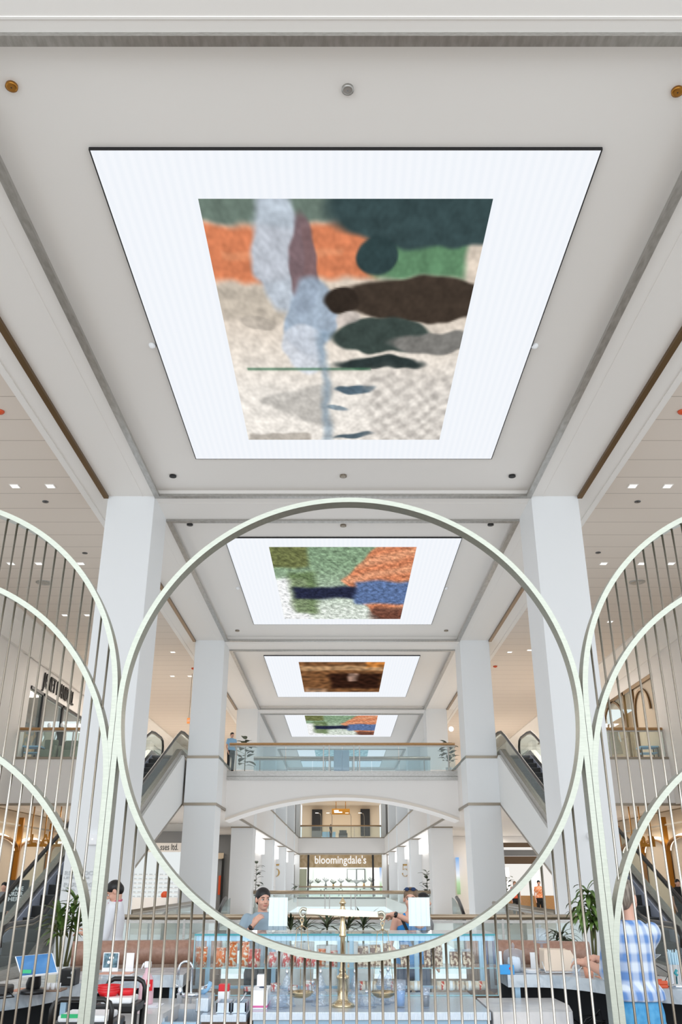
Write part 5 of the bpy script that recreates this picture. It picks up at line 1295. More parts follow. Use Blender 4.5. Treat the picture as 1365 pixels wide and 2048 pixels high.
def basket(px, py, Y, label, rx, m, n_st, ry=0.7):
    p = atY(px, py, Y); z = atY(240, 1964, 6.3).z-0.085
    t = thing('basket', label, 'basket', (p.x, Y, z), local=True, group='baskets on the cart')
    for k in range(n_st):
        zz = 0.014*k; MB().lathe([(rx*0.72, zz), (rx, zz+0.035), (rx*1.02, zz+0.035), (rx*0.74, zz+0.003)], (0, 0, 0.0), 26, 1, ry).build('basket_layer', m, t)
basket(217, 1985, 6.36, 'stack of round red plastic baskets on the second cart', 0.075, 'red', 3, 0.9)
basket(252, 1985, 6.40, 'red plastic basket half hidden behind the spray bottle', 0.07, 'red', 1, 0.7)
o_ = atY(262, 1990, 6.30)
# tablet, card terminal, papers on the left bar
def slab_thing(name, label, cat, corners, th, m, mf, base=None, tape=None, grp=None):
    """thin tilted device: corners in order top-left, top-right, bottom-right, bottom-left (world)"""
    c = sum(corners, Vector())/4; t = thing(name, label, cat, (c.x, c.y, BT), group=grp)
    nrm = (corners[1]-corners[0]).cross(corners[3]-corners[0]).normalized()
    if nrm.y > 0: nrm = -nrm
    def inset(k, d): return [c+(p-c)*k + nrm*d for p in corners]
    f = inset(1.0, 0); bk = inset(1.0, -th)
    MB().add(f+bk, [(0, 1, 2, 3), (7, 6, 5, 4), (0, 4, 5, 1), (1, 5, 6, 2), (2, 6, 7, 3), (3, 7, 4, 0)]).build('case', mf, t)
    g = inset(0.95, 0.002); h = inset(0.95, 0.0005)
    MB().add(g+h, [(0, 1, 2, 3), (7, 6, 5, 4), (0, 4, 5, 1), (1, 5, 6, 2), (2, 6, 7, 3), (3, 7, 4, 0)]).build('screen', m, t)
    return t, c, nrm
scrm = noisy('blue_tablet_screen', (60, 120, 180), (96, 150, 204), 6, 3, 0.15)
Yt = 6.25
cs = [atY(30, 1913, Yt+0.08), atY(105, 1906, Yt+0.10), atY(116, 1945, Yt-0.04), atY(42, 1953, Yt-0.06)]
t, c, nrm = slab_thing('tablet', 'blue screened tablet on a black stand on the left marble bar', 'tablet', cs, 0.012, scrm, 'card')
q = atY(44, 1946, Yt-0.055); MB().box(q.x, q.x+0.065, Yt-0.075, Yt-0.07, q.z-0.0, q.z+0.02).build('green_tape', 'edge' if False else mat('green_sticker', (60, 190, 130), 0.5), t)
MB().cone((c.x-0.02, c.y+0.05, BT+0.055), (c.x, c.y+0.02, c.z-0.02), 0.05, 0.025, 10).build('stand', 'black', t)
MB().lathe([(0.08, 0), (0.08, 0.02), (0.05, 0.03)], (c.x-0.02, c.y+0.05, BT), 18).build('stand_base', 'black', t)
a = atY(118, 1971, 6.75); b = atY(152, 1938, 6.75)
t = thing('card_printer', 'black square receipt printer on the left marble bar, left of the metal post', 'printer', ((a.x+b.x)/2, 6.8, BT)); MB().box(a.x, b.x, 6.75, 6.88, BT, b.z).build('body', 'black', t, 0.008)
MB().box(b.x-0.03, b.x-0.01, 6.745, 6.75, b.z-0.03, b.z-0.015).build('status_sticker', 'card', t); MB().box((a.x+b.x)/2, (a.x+b.x)/2+0.035, 6.744, 6.75, (BT+b.z)/2-0.004, (BT+b.z)/2+0.004).build('label_mark', 'grey', t)
a = atY(90, 1960, 6.6); o = MB().box(a.x, a.x+0.07, 6.6, 6.62, BT, BT+0.10).build('note_card', 'cream'); tag(o, 'small cream note card under the blue tablet', 'card')
a = atY(92, 1967, 6.45); t = thing('wooden_tray', 'dark wooden tray of small cups beneath the tablet', 'tray', (a.x, 6.45, BT))
MB().box(a.x-0.13, a.x+0.12, 6.40, 6.55, BT, BT+0.012).build('tray', 'cab', t, 0.004)
for k in range(3): MB().lathe([(0.014, 0.012), (0.018, 0.05)], (a.x+0.02+0.035*k, 6.43, BT), 10).build('cup', 'card', t)
a = atY(6, 1958, 6.2); t = thing('cash_terminal', 'black device with a cable at the left edge of the marble bar', 'device', (a.x, 6.2, BT)); MB().box(a.x-0.12, a.x+0.05, 6.15, 6.3, BT, BT+0.06).build('body', 'black', t, 0.015)
MB().tube([(a.x+0.05, 6.2, BT+0.02), (a.x+0.12, 6.1, BT+0.006), (a.x+0.05, 6.0, BT+0.006), (a.x-0.1, 5.98, BT+0.006)], 0.004, 6).build('cable', 'black', t)
# terracotta placemats lying on the bars
def mat_(x0, x1, y0_, y1_, label):
    o = MB().box(x0, x1, y0_, y1_, BT, BT+0.004).build('terracotta_placemat', 'terra'); tag(o, label, 'placemat', 'terracotta mats on the bars')
mat_(-2.20, -1.98, 6.42, 6.6, 'terracotta mat on the left bar under the tablet cables')
a = atY(200, 1941, 7.6); mat_(a.x, a.x+0.25, 7.56, 7.72, 'terracotta mat on the left bar in front of the framed photo')
mat_(1.95, 2.1, 7.25, 7.4, 'terracotta mat at the bend of the right bar')
# framed picture and white card on the left bar
def easel(px0, px1, py0, py1, Y, label, m, cat, frame='warmwall', txt=False):
    a = atY(px0, py1, Y); b = atY(px1, py0, Y); t = thing('framed_sign', label, cat, ((a.x+b.x)/2, Y, BT))
    MB().box(a.x, b.x, Y, Y+0.015, BT, b.z).build('board', frame, t, 0.003)
    MB().box(a.x+0.008, b.x-0.008, Y-0.003, Y, BT+0.03, b.z-0.006).build('print', m, t)
    MB().box((a.x+b.x)/2-0.01, (a.x+b.x)/2+0.01, Y+0.015, Y+0.07, BT, BT+0.01).build('back_foot', frame, t)
    if txt:
        MB().box(a.x+0.05, b.x-0.04, Y-0.005, Y-0.003, b.z-0.045, b.z-0.03).build('print_lettering', 'card', t)
        MB().prism([(a.x+0.05+0.012*math.cos(q), b.z-0.07+0.012*math.sin(q)) for q in [2*PI*k/12 for k in range(12)]], 'y', Y-0.005, Y-0.003).build('print_seal', 'card', t)
easel(204, 239, 1905, 1938, 7.75, 'dark teal framed notice on the left bar beside the metal post', noisy('teal_print', (38, 70, 84), (120, 156, 170), 30, 3, 0.3), 'sign', 'card', True)
easel(250, 269, 1906, 1945, 7.75, 'blank white card standing on the left bar behind the carts', 'card', 'card', 'card')
# ---------------------------------------------------------------- right bar items
def on_bar_dome(px, Y, r, h, label, inner):
    x = atY(px, 1940, Y).x; t = thing('glass_cloche', label, 'glass dome', (x, Y, BT), local=True, group='glass domes on the right bar')
    MB().lathe([(r, 0), (r, h*0.72), (r*0.86, h*0.9), (r*0.4, h*0.98), (0.005, h)], (0, 0, 0), 24).build('glass_dome', 'clear', t)
    MB().lathe([(0.008, h), (0.014, h+0.02), (0.004, h+0.04)], (0, 0, 0), 12).build('knob', 'clear', t)
    MB().lathe([(r*0.6, 0.0), (r*0.62, h*0.45), (r*0.55, h*0.6), (0.002, h*0.66)], (0, 0, 0), 18).build('contents', inner, t)
on_bar_dome(1030, 7.75, 0.085, 0.17, 'large glass dome over white cups on the right bar next to the case', 'card')
x = atY(1079, 1880, 8.5).x
t = thing('glass_cloche', 'smaller glass dome standing on a post beyond the right bar', 'glass dome', (x, 8.3, BT), local=True, group='glass domes on the right bar')
t.location = (atY(1079, 1880, 7.98).x, 7.9, BT)
zz = atY(1079, 1885, 7.9).z-BT
MB().lathe([(0.06, 0), (0.06, 0.01), (0.012, 0.02), (0.012, zz-0.01), (0.07, zz)], (0, 0, 0), 18).build('pedestal', 'clear', t)
MB().lathe([(0.066, zz), (0.066, zz+0.07), (0.05, zz+0.10), (0.01, zz+0.112)], (0, 0, 0), 22).build('glass_dome', 'clear', t)
MB().ball((0, 0, zz+0.125), 0.010, 10, 6).build('knob', 'clear', t)
a = atY(997, 1949, 7.55); b = atY(1028, 1934, 7.55)
t = thing('glove_box', 'blue box of gloves with a red mark on the right bar against the case', 'box', ((a.x+b.x)/2, 7.6, BT)); MB().box(a.x, b.x, 7.53, 7.62, BT, BT+0.065).build('carton', mat('blue_carton', (60, 160, 226), 0.5), t, 0.003)
MB().prism([(b.x-0.028+0.013*math.cos(q), BT+0.042+0.011*math.sin(q)) for q in [2*PI*k/12 for k in range(12)]], 'y', 7.527, 7.53).build('red_mark', 'red', t)
MB().box(a.x+0.02, a.x+0.04, 7.56, 7.58, BT+0.065, BT+0.16).build('glove_tip', 'card', t)
a = atY(1122, 1946, 7.62)
t = thing('bread_basket', 'beige fabric lined basket of bags in a wire stand on the right bar', 'basket', (a.x, 7.7, BT))
MB().prism([(a.x-0.13, BT+0.02), (a.x+0.10, BT+0.02), (a.x+0.125, BT+0.10), (a.x+0.09, BT+0.165), (a.x-0.12, BT+0.17)], 'y', 7.6, 7.78).build('paper_bags', mat('beige_paper', (232, 212, 192), 0.8), t, 0.015)
MB().tube([(a.x-0.15, 7.57, BT+0.09), (a.x-0.13, 7.57, BT+0.012), (a.x+0.12, 7.57, BT+0.012), (a.x+0.16, 7.57, BT+0.05)], 0.004, 6).build('wire_rail', 'chrome', t)
a = atY(1067, 1945, 7.6)
t = thing('plate_stack', 'short stack of white plates and napkins on the right bar', 'plates', (a.x, 7.65, BT))
for k in range(3): MB().lathe([(0.05, 0.008*k), (0.075, 0.008*k+0.008), (0.05, 0.008*k+0.008)], (a.x, 7.66, BT), 20).build('plate', 'card', t)
a = atY(1068, 1918, 7.9); o = MB().box(a.x-0.03, a.x+0.03, 7.88, 7.89, BT, BT+0.13).build('note_card', 'card'); tag(o, 'small white note card at the back of the right bar', 'card')
a = atY(1175, 1945, 7.35)
for k, (dx, m, lb) in enumerate(((0.0, 'terra', 'salmon coloured cup on the right bar under the hands'),)):
    o = MB().lathe([(0.03, 0), (0.04, 0.07), (0.035, 0.07), (0.027, 0.006)], (a.x+dx, 7.3, BT), 18).build('cup', m); tag(o, lb, 'cup')
o = MB().lathe([(0.03, 0), (0.032, 0.09), (0.02, 0.105), (0.02, 0.115)], (atY(1150, 1940, 7.55).x, 7.5, BT), 16).build('glass_jar', 'clear'); tag(o, 'small clear glass jar between the paper bags and the hands', 'jar')
# right end: tilted tablet, straws in holder, orange trays
Yt = 6.75
cs = [atY(1287, 1907, Yt+0.05), atY(1323, 1909, Yt+0.12), atY(1297, 1931, Yt-0.02), atY(1262, 1928, Yt-0.05)]
t, c, nrm = slab_thing('tablet', 'grey tilted tablet on a black stand behind the woman in the checked shirt', 'tablet', cs, 0.012, mat('grey_screen', (120, 126, 132), 0.2), 'card')
MB().cone((c.x+0.0, c.y+0.06, BT+0.055), (c.x+0.01, c.y+0.03, c.z-0.01), 0.05, 0.03, 10).build('stand', 'black', t)
MB().lathe([(0.08, 0), (0.08, 0.02), (0.05, 0.03)], (c.x, c.y+0.06, BT), 18).build('stand_base', 'black', t)
a = atY(1316, 1962, 6.65)
t = thing('orange_tray', 'orange red plastic tray on the right marble bar', 'tray', (a.x, 6.7, BT)); MB().box(a.x-0.10, a.x+0.06, 6.62, 6.74, BT, BT+0.02).box(a.x-0.10, a.x+0.06, 6.62, 6.63, BT+0.02, BT+0.045).box(a.x-0.10, a.x+0.06, 6.73, 6.74, BT+0.02, BT+0.045).build('tray', 'redd', t, 0.006)
MB().tube([(a.x+0.04, 6.66, BT+0.02), (a.x+0.07, 6.6, BT+0.09), (a.x+0.0, 6.75, BT+0.15)], 0.003, 6).build('cable', 'black', t)
a = atY(1358, 1970, 6.65)
t = thing('straw_holder', 'silver canister full of pale blue straws at the right edge of the bar', 'holder', (a.x, 6.68, BT))
MB().lathe([(0.085, 0), (0.085, 0.02), (0.04, 0.025), (0.04, 0.14), (0.036, 0.14), (0.036, 0.03)], (a.x, 6.68, BT), 22).build('canister', 'chrome', t)
st = MB(); rr = random.Random(5)
for k in range(26):
    u = rr.uniform(-0.03, 0.03); v = rr.uniform(-0.025, 0.025); hh = rr.uniform(0.21, 0.235)
    st.tube([(a.x+u*0.8, 6.68+v, BT+0.03), (a.x+u*1.1, 6.68+v, BT+hh)], 0.0035, 6)
o = st.build('straws', mat('pale_straw', (200, 230, 244), 0.4), t); o['kind'] = 'stuff'
MB().tube([(a.x-0.005, 6.63, BT+0.11), (a.x-0.02, 6.63, BT+0.09), (a.x-0.005, 6.63, BT+0.075)], 0.01, 8).build('blue_tag', 'edge', t)
# supplies under the bars
def bundle(px, py, Y, label, m, n_, w=0.12, cat='supplies', tilt=0.0, seed=1):
    p = atY(px, py, Y); t = thing('paper_stack', label, cat, (p.x, Y, 0.65), local=True)
    m_ = MB(); r = random.Random(seed)
    for k in range(n_):
        o = r.uniform(-0.012, 0.012); m_.box(-w/2+o, w/2+o, -0.1, 0.1, 0.012*k, 0.012*k+0.009)
    m_.build('sheets', m, t)
A3, B3 = 0, 0
bundle(78, 2010, 6.42, 'stack of folded paper bags on the shelf under the left bar', 'khaki', 16, 0.12, 'paper bags')
bundle(1190, 2040, 7.05, 'stack of papers on the shelf under the right bar', 'card', 9, 0.14, 'papers', seed=4)
p = atY(1327, 2035, 6.6); t = thing('plastic_bag', 'clear plastic bag of supplies on the shelf under the right bar', 'bag', (p.x, 6.62, 0.65), local=True)
MB().ball((0, 0, 0.10), (0.12, 0.09, 0.10), 14, 9).build('bag_film', 'clear', t); MB().box(-0.07, 0.07, -0.05, 0.05, 0.01, 0.1).build('contents', 'paleblue', t, 0.01)
p = atY(1172, 2005, 7.2); t = thing('power_strip', 'tangle of black cables with a red light under the right bar', 'cables', (p.x, 7.2, 0.65), local=True)
mb = MB(); r = random.Random(9)
for k in range(5):
    mb.tube([(r.uniform(-.15, .15), r.uniform(-.05, .05), r.uniform(0.02, .25)) for _ in range(5)], 0.006, 6)
mb.build('cables', 'black', t); MB().box(-0.12, 0.12, -0.03, 0.03, 0.0, 0.04).build('socket_bar', 'black', t); MB().box(0.0, 0.01, -0.034, -0.03, 0.015, 0.025).build('red_light', 'red', t)
# ================================================================ people
def loft(mb, secs, n=22, c=(0, 0)):
    vs = []
    for z, rx, ry, yo in secs:
        for k in range(n):
            a = 2*PI*k/n; ca, sa = math.cos(a), math.sin(a)
            e = 0.85
            vs.append((c[0]+rx*math.copysign(abs(ca)**e, ca), c[1]+yo+ry*math.copysign(abs(sa)**e, sa), z))
    m = len(secs)
    fs = [(i*n+k, i*n+(k+1) % n, (i+1)*n+(k+1) % n, (i+1)*n+k) for i in range(m-1) for k in range(n)]
    fs += [tuple(range(n-1, -1, -1)), tuple((m-1)*n+k for k in range(n))]
    return mb.add(vs, fs, True)
def fuse(ob, vox, it=4):
    r = ob.modifiers.new('fuse', 'REMESH'); r.mode = 'VOXEL'; r.voxel_size = vox; r.use_smooth_shade = True
    s = ob.modifiers.new('soften', 'SMOOTH'); s.factor = 0.5; s.iterations = it
TORSO_F = [(0.86, .150, .105, .01), (0.93, .170, .115, .01), (1.02, .150, .105, 0), (1.10, .130, .095, 0), (1.20, .143, .105, -.008), (1.28, .156, .112, -.012), (1.35, .168, .095, 0), (1.40, .130, .075, .01), (1.44, .065, .055, .01)]
TORSO_M = [(0.86, .150, .105, .01), (0.93, .160, .115, .01), (1.02, .152, .11, 0), (1.10, .152, .108, 0), (1.20, .165, .115, 0), (1.30, .182, .118, -.005), (1.37, .190, .095, 0), (1.42, .135, .075, .01), (1.46, .068, .058, .01)]
def hand(mb, W, d, nrm, curl=0.5, flip=1, point=False):
    W = Vector(W); d = Vector(d).normalized(); nrm = Vector(nrm); nrm = (nrm - d*nrm.dot(d)).normalized(); side = d.cross(nrm)*flip
    mb.cone(W - d*0.01, W + d*0.03, 0.023, 0.026, 10)
    for q in (-0.024, -0.008, 0.008, 0.024):
        mb.cone(W + d*0.02 + side*q*0.6, W + d*0.078 + side*q, 0.0145, 0.0115, 8)
    for k, (q, L) in enumerate(((-0.030, 0.062), (-0.010, 0.078), (0.010, 0.084), (0.030, 0.074))):
        p = W + d*0.08 + side*q; dd = d.copy(); cu = 0.05 if (point and k == 3) else curl*(1+0.08*(3-k))
        for seg, f in enumerate((0.45, 0.32, 0.23)):
            c_ = cu*(0.8 if seg == 0 else 1.0)
            dd = (dd*math.cos(c_) + nrm*math.sin(c_)).normalized()
            if seg: pass
            nn = p + dd*L*f; r = 0.0078-0.0008*seg; mb.cone(p, nn, r, r-0.0006, 8)
            nrm2 = nrm; p = nn
            # keep bending plane
            nrm_new = (nrm*math.cos(c_) - d*math.sin(c_))
        
    p = W + d*0.022 + side*0.026
    t1 = (d*0.62 + side*0.66 + nrm*0.35).normalized(); q1 = p + t1*0.036; t2 = (d*0.85 + side*0.25 + nrm*0.45).normalized()
    mb.cone(p, q1, 0.0135, 0.0105, 8); mb.cone(q1, q1 + t2*0.030, 0.0105, 0.0085, 8)
def person(label, loc, rz, h=1.68, sex='f', yaw=0.0, pitch=0.0, top='tgrey', sleeve='short', bottom='blackc', bot_len='long', skin='skin', hair='hairb', style='bun',
           armR=None, armL=None, handR=None, handL=None, vox=0.0052, detail=True, hem=0.93, group=None, roll=0.0):
    S = h/1.68
    t = thing('person', label, 'person', loc, rz, group, local=True); t.scale = (S, S, S)
    secs = TORSO_F if sex == 'f' else TORSO_M
    sw = 0.165 if sex == 'f' else 0.19
    SR = Vector((-sw, 0.0, 1.365 if sex == 'f' else 1.385)); SLp = Vector((sw, 0.0, SR.z))
    armR = armR or ((-0.22, 0.02, 1.08), (-0.20, -0.12, 0.84)); armL = armL or ((0.22, 0.02, 1.08), (0.20, -0.12, 0.84))
    b = MB(); loft(b, [(z, rx-0.012, ry-0.012, yo) for z, rx, ry, yo in secs])
    C = Vector((0, -0.015, 1.565))
    HM = Matrix.Rotation(yaw, 3, 'Z') @ Matrix.Rotation(roll, 3, 'Y') @ Matrix.Rotation(pitch, 3, 'X')
    def hp(x, y, z): return C + HM @ Vector((x, y, z))
    NB = Vector((0, 0.012, 1.42))
    b.cone(NB - V(0, 0, 0.04), C + HM @ Vector((0, 0.02, -0.05)), 0.052, 0.048, 14)
    # head
    b.ball(hp(0, 0.012, 0.022), (0.074, 0.092, 0.082), 22, 14, HM)
    b.ball(hp(0, -0.018, -0.035), (0.060, 0.066, 0.072), 20, 12, HM)
    b.ball(hp(0, -0.040, -0.078), (0.036, 0.036, 0.028), 14, 9, HM)
    b.ball(hp(0.032, -0.052, -0.034), (0.026, 0.026, 0.026), 12, 8, HM); b.ball(hp(-0.032, -0.052, -0.034), (0.026, 0.026, 0.026), 12, 8, HM)
    b.cone(hp(0, -0.080, 0.004), hp(0, -0.098, -0.028), 0.009, 0.012, 10); b.ball(hp(0.011, -0.090, -0.031), 0.008, 8, 6); b.ball(hp(-0.011, -0.090, -0.031), 0.008, 8, 6)
    for s in (-1, 1): b.ball(hp(s*0.076, 0.008, -0.008), (0.010, 0.020, 0.031), 12, 9, HM)
    for (E, W), S0, hd, fl in ((armR, SR, handR, 1), (armL, SLp, handL, -1)):
        E = Vector(E); W = Vector(W)
        b.cone(S0 - V(0, 0, 0.01), E, 0.045, 0.037, 14); b.cone(E, W, 0.037, 0.024, 14)
        m_ = E + (W-E)*0.3; b.ball(m_, 0.036, 12, 8)
        if vox < 0.012:
            d = (hd[0] if hd else tuple((W-E).normalized())); nr = (hd[1] if hd else (0, 0, -1) if abs((W-E).normalized().z) < 0.7 else (0, -1, 0)); cu = hd[2] if hd else 0.45
            hand(b, W, d, nr, cu, fl, bool(hd and len(hd) > 3))
        else: b.cone(W, W + (W-E).normalized()*0.12, 0.03, 0.02, 8)
    for s in (-1, 1):
        b.cone((s*0.088, 0.01, 0.90), (s*0.095, 0.0, 0.50), 0.083, 0.056, 16); b.cone((s*0.095, 0, 0.50), (s*0.10, 0.02, 0.09), 0.056, 0.036, 14); b.ball((s*0.095, 0.018, 0.38), (0.053, 0.055, 0.09), 12, 8)
        b.cone((s*0.10, 0.03, 0.05), (s*0.11, -0.10, 0.035), 0.036, 0.028, 10)
    ob = b.build('body', skin, t); fuse(ob, vox)
    # clothes
    c = MB(); ex = 0.012
    tp = [(z, rx+ex, ry+ex, yo) for z, rx, ry, yo in secs if z >= 1.0]
    if style == 'tank' or sleeve == 'none':
        tp = [(z, rx+0.006, ry+0.008, yo) for z, rx, ry, yo in secs if 1.0 <= z <= 1.29] + [(1.325, 0.125, 0.098, 0)]
    low = [(hem, secs[1][1]+ex+0.014, secs[1][2]+ex+0.012, .01), (hem+0.05, secs[1][1]+ex+0.008, secs[1][2]+ex+0.008, .008)]
    loft(c, low + [q for q in tp if q[0] > hem+0.06])
    if sleeve != 'none':
        for (E, W), S0 in ((armR, SR), (armL, SLp)):
            E = Vector(E); W = Vector(W)
            if sleeve == 'long':
                c.cone(S0, E, 0.060, 0.050, 14); c.cone(E, E+(W-E)*0.92, 0.052, 0.036, 14)
            elif sleeve == 'elbow': c.cone(S0, S0+(E-S0)*0.95, 0.066, 0.066, 14)
            else: c.cone(S0, S0+(E-S0)*0.5, 0.060, 0.060, 14)
    else:
        for s in (-1, 1):
            c.tube([(s*0.085, -0.105, 1.26), (s*0.078, -0.085, 1.36), (s*0.075, -0.02, 1.415), (s*0.08, 0.06, 1.38), (s*0.085, 0.10, 1.26)], 0.017, 8)
    sh = c.build('shirt' if sleeve != 'none' else 'tank_top', top, t); fuse(sh, max(vox, 0.009), 3)
    p = MB(); loft(p, [(0.80, .165, .118, .01), (0.86, .168, .122, .01), (0.93, .172, .122, .01), (1.0, .158, .112, .004)])
    for s in (-1, 1):
        if bot_len == 'long':
            p.cone((s*0.088, 0.01, 0.86), (s*0.097, 0.0, 0.50), 0.094, 0.070, 16); p.cone((s*0.097, 0, 0.50), (s*0.10, 0.02, 0.12), 0.070, 0.056, 14)
        else: p.cone((s*0.088, 0.01, 0.86), (s*0.094, 0.0, 0.72), 0.096, 0.09, 16)
    pn = p.build('trousers' if bot_len == 'long' else 'shorts', bottom, t); fuse(pn, max(vox, 0.010), 3)
    f = MB()
    for s in (-1, 1):
        f = MB(); f.cone((s*0.10, 0.035, 0.045), (s*0.112, -0.12, 0.035), 0.042, 0.034, 12); f.build('shoe', 'blackc' if sex == 'm' else 'card', t)
    # hair
    hb = MB()
    hb.ball(hp(0, 0.015, 0.036), (0.081, 0.091, 0.083), 24, 14, HM)
    if style in ('bun', 'tank', 'pony', 'long'):
        hb.ball(hp(0, 0.060, -0.005), (0.068, 0.050, 0.066), 16, 10, HM)
        for s in (-1, 1): hb.ball(hp(s*0.060, 0.024, 0.022), (0.020, 0.052, 0.050), 14, 9, HM)
    if style == 'bun': hb.ball(hp(0, 0.115, -0.005), 0.034, 14, 9)
    if style == 'pony':
        hb.cone(hp(0, 0.095, 0.055), hp(0, 0.135, 0.02), 0.022, 0.034, 12); hb.cone(hp(0, 0.135, 0.02), hp(0.01, 0.13, -0.11), 0.034, 0.018, 12)
    if style == 'long': hb.cone(hp(0, 0.07, 0.0), hp(0, 0.085, -0.16), 0.07, 0.055, 14)
    if style == 'short': hb.ball(hp(0, 0.045, 0.0), (0.074, 0.068, 0.072), 16, 10, HM); hb.ball(hp(0, -0.035, 0.082), (0.055, 0.045, 0.026), 14, 8, HM)
    ho = hb.build('hair', hair, t); fuse(ho, max(vox, 0.008), 2)
    if detail:
        for s in (-1, 1):
            e = MB().ball(hp(s*0.031, -0.0735, -0.002), (0.0135, 0.009, 0.0085), 12, 8, HM).build('eye', 'eyew', t)
            MB().ball(hp(s*0.031+0.002, -0.0805, -0.002), (0.0062, 0.004, 0.0064), 10, 6, HM).build('iris', 'iris', e)
            MB().tube([hp(s*0.016, -0.085, 0.018), hp(s*0.031, -0.086, 0.024), hp(s*0.047, -0.074, 0.019)], 0.0036, 6).build('eyebrow', 'brow', t)
            MB().tube([hp(s*0.017, -0.0815, 0.002), hp(s*0.031, -0.083, 0.0075), hp(s*0.045, -0.075, 0.002)], 0.0022, 5).build('eyelid', 'brow', t)
        MB().ball(hp(0, -0.0775, -0.060), (0.023, 0.010, 0.0055), 14, 8, HM).build('mouth', 'lip', t)
    return t, hp
def watch(t, E, W, m, r=0.031, f=0.88):
    E = Vector(E); W = Vector(W); d = (W-E).normalized(); c = E + (W-E)*f
    MB().tube([c - d*0.012, c + d*0.012], [r, r-0.002], 18).build('wristband', m, t)
    a = d.cross(Vector((0, 1, 0))).normalized(); a = a if a.z > 0 else -a
    w = MB().obox(Matrix.Translation(c + Vector((0, -0.028, 0.006))) @ Matrix.Rotation(0.3, 4, 'Y'), 0.032, 0.012, 0.028).build('watch_face', 'black', t, 0.003)
# woman in the grey-blue T-shirt
q = atY(527, 1800, 10.0)
aR = ((-0.25, -0.15, 1.13), (-0.075, -0.26, 1.325))
t, hp = person('woman in a grey blue T-shirt with dark tied hair, hand at her chin', (q.x-0.0, 10.0, 0), 0.0, 1.675, 'f', yaw=0.42, pitch=0.03, top='tgrey', sleeve='elbow', bottom='blackc',
               armR=aR, handR=((0.55, 0.05, 0.75), (0.5, 0.7, -0.2), 0.55), armL=((0.24, -0.05, 1.10), (0.14, -0.26, 1.05)))
watch(t, *aR, 'rubber')
for s in (-1,): MB().ball(hp(s*0.080, 0.004, -0.042), 0.005, 8, 6).build('earring', 'chrome', t)
# woman in blue tank top
q = atY(822, 1797, 10.2)
aL = ((0.07, -0.26, 1.315), (-0.205, -0.34, 1.425))
t, hp = person('woman in a bright blue tank top with sunglasses on her head, pointing left', (q.x, 10.2, 0), 0.0, 1.675, 'f', yaw=-0.15, pitch=0.02, top='tblue', sleeve='none', bottom='navy', bot_len='short', hair='hairbr', style='tank',
               armL=aL, handL=((-0.95, -0.05, -0.18), (0.1, -0.4, -0.9), 0.75, True), armR=((-0.25, 0.0, 1.09), (-0.14, -0.24, 1.02)))
watch(t, *aL, 'rubber', f=0.95)
for s in (-1, 1):
    MB().ball(hp(s*0.034, -0.052, 0.098), (0.028, 0.010, 0.020), 14, 8).build('sunglass_lens', 'navy', t)
MB().tube([hp(-0.075, 0.01, 0.085), hp(-0.062, -0.045, 0.098), hp(0, -0.062, 0.102), hp(0.062, -0.045, 0.098), hp(0.075, 0.01, 0.085)], 0.0045, 8).build('sunglass_frame', 'black', t)
MB().strip([(-0.10, 1.385), (0.035, 1.10)], [(-0.135, 1.385), (0.0, 1.10)], 'y', -0.135, -0.128, smooth=False).build('bag_strap', 'black', t)
MB().tube([(-0.082, -0.118, 1.26), (-0.05, -0.122, 1.23), (0.0, -0.126, 1.215), (0.05, -0.122, 1.23), (0.082, -0.118, 1.26)], 0.009, 8).build('white_neckline', 'twhite', t)
# person hidden behind her
q = atY(847, 1804, 12.2)
person('dark haired person mostly hidden behind the right white menu', (q.x, 12.2, 0), 1.45, 1.60, 'f', yaw=-0.3, top='grey', vox=0.012, hair='hairb', style='long', detail=False)
# man in white
q = atY(221, 1790, 11.0)
t, hp = person('man in a white long sleeved shirt and khaki trousers looking down, left of the case', (q.x+0.06, 11.0, 0), math.radians(-82), 1.745, 'm', yaw=0.0, pitch=0.55, top='twhite', sleeve='long', bottom='khaki', hair='hairb', style='short',
               armR=((-0.24, -0.06, 1.10), (-0.12, -0.28, 1.16)), armL=((0.24, -0.06, 1.10), (0.12, -0.28, 1.14)), hem=0.97)
MB().tube([(-0.06, 0.03, 1.462), (0.0, 0.072, 1.475), (0.06, 0.03, 1.462), (0.0, -0.06, 1.44)], 0.014, 8, closed=True).build('pink_collar', mat('pink_collar', (214, 110, 140), 0.8), t)
# woman in the checked shirt, inside the bar
q = atY(1254, 1790, 6.2)
t, hp = person('woman with grey brown ponytail in blue checked shirt and jeans, back turned', (q.x, 6.2, 0), math.radians(179), 1.76, 'f', yaw=-0.75, pitch=0.0, top='plaid', sleeve='elbow', bottom='jeans', hair='hairg', style='pony', hem=1.0,
               armL=((0.185, -0.12, 1.13), (0.27, -0.41, 1.17)), armR=((-0.06, -0.30, 1.13), (0.16, -0.45, 1.19)), skin='skin',
               handL=((0.75, -0.6, 0.1), (-0.3, -0.1, -0.9), 0.5), handR=((0.85, -0.35, 0.1), (0.1, -0.2, -0.9), 0.5))
t.scale = (t.scale[0]*0.80, t.scale[1]*0.88, t.scale[2])
MB().tube([hp(0.014*math.cos(a), 0.104, 0.052+0.024*math.sin(a)) if False else hp(0.024*math.cos(a), 0.108+0.012*math.sin(a), 0.045+0.02*math.sin(a)) for a in [2*PI*k/12 for k in range(12)]], 0.006, 6, closed=True).build('hair_tie', 'twhite', t)
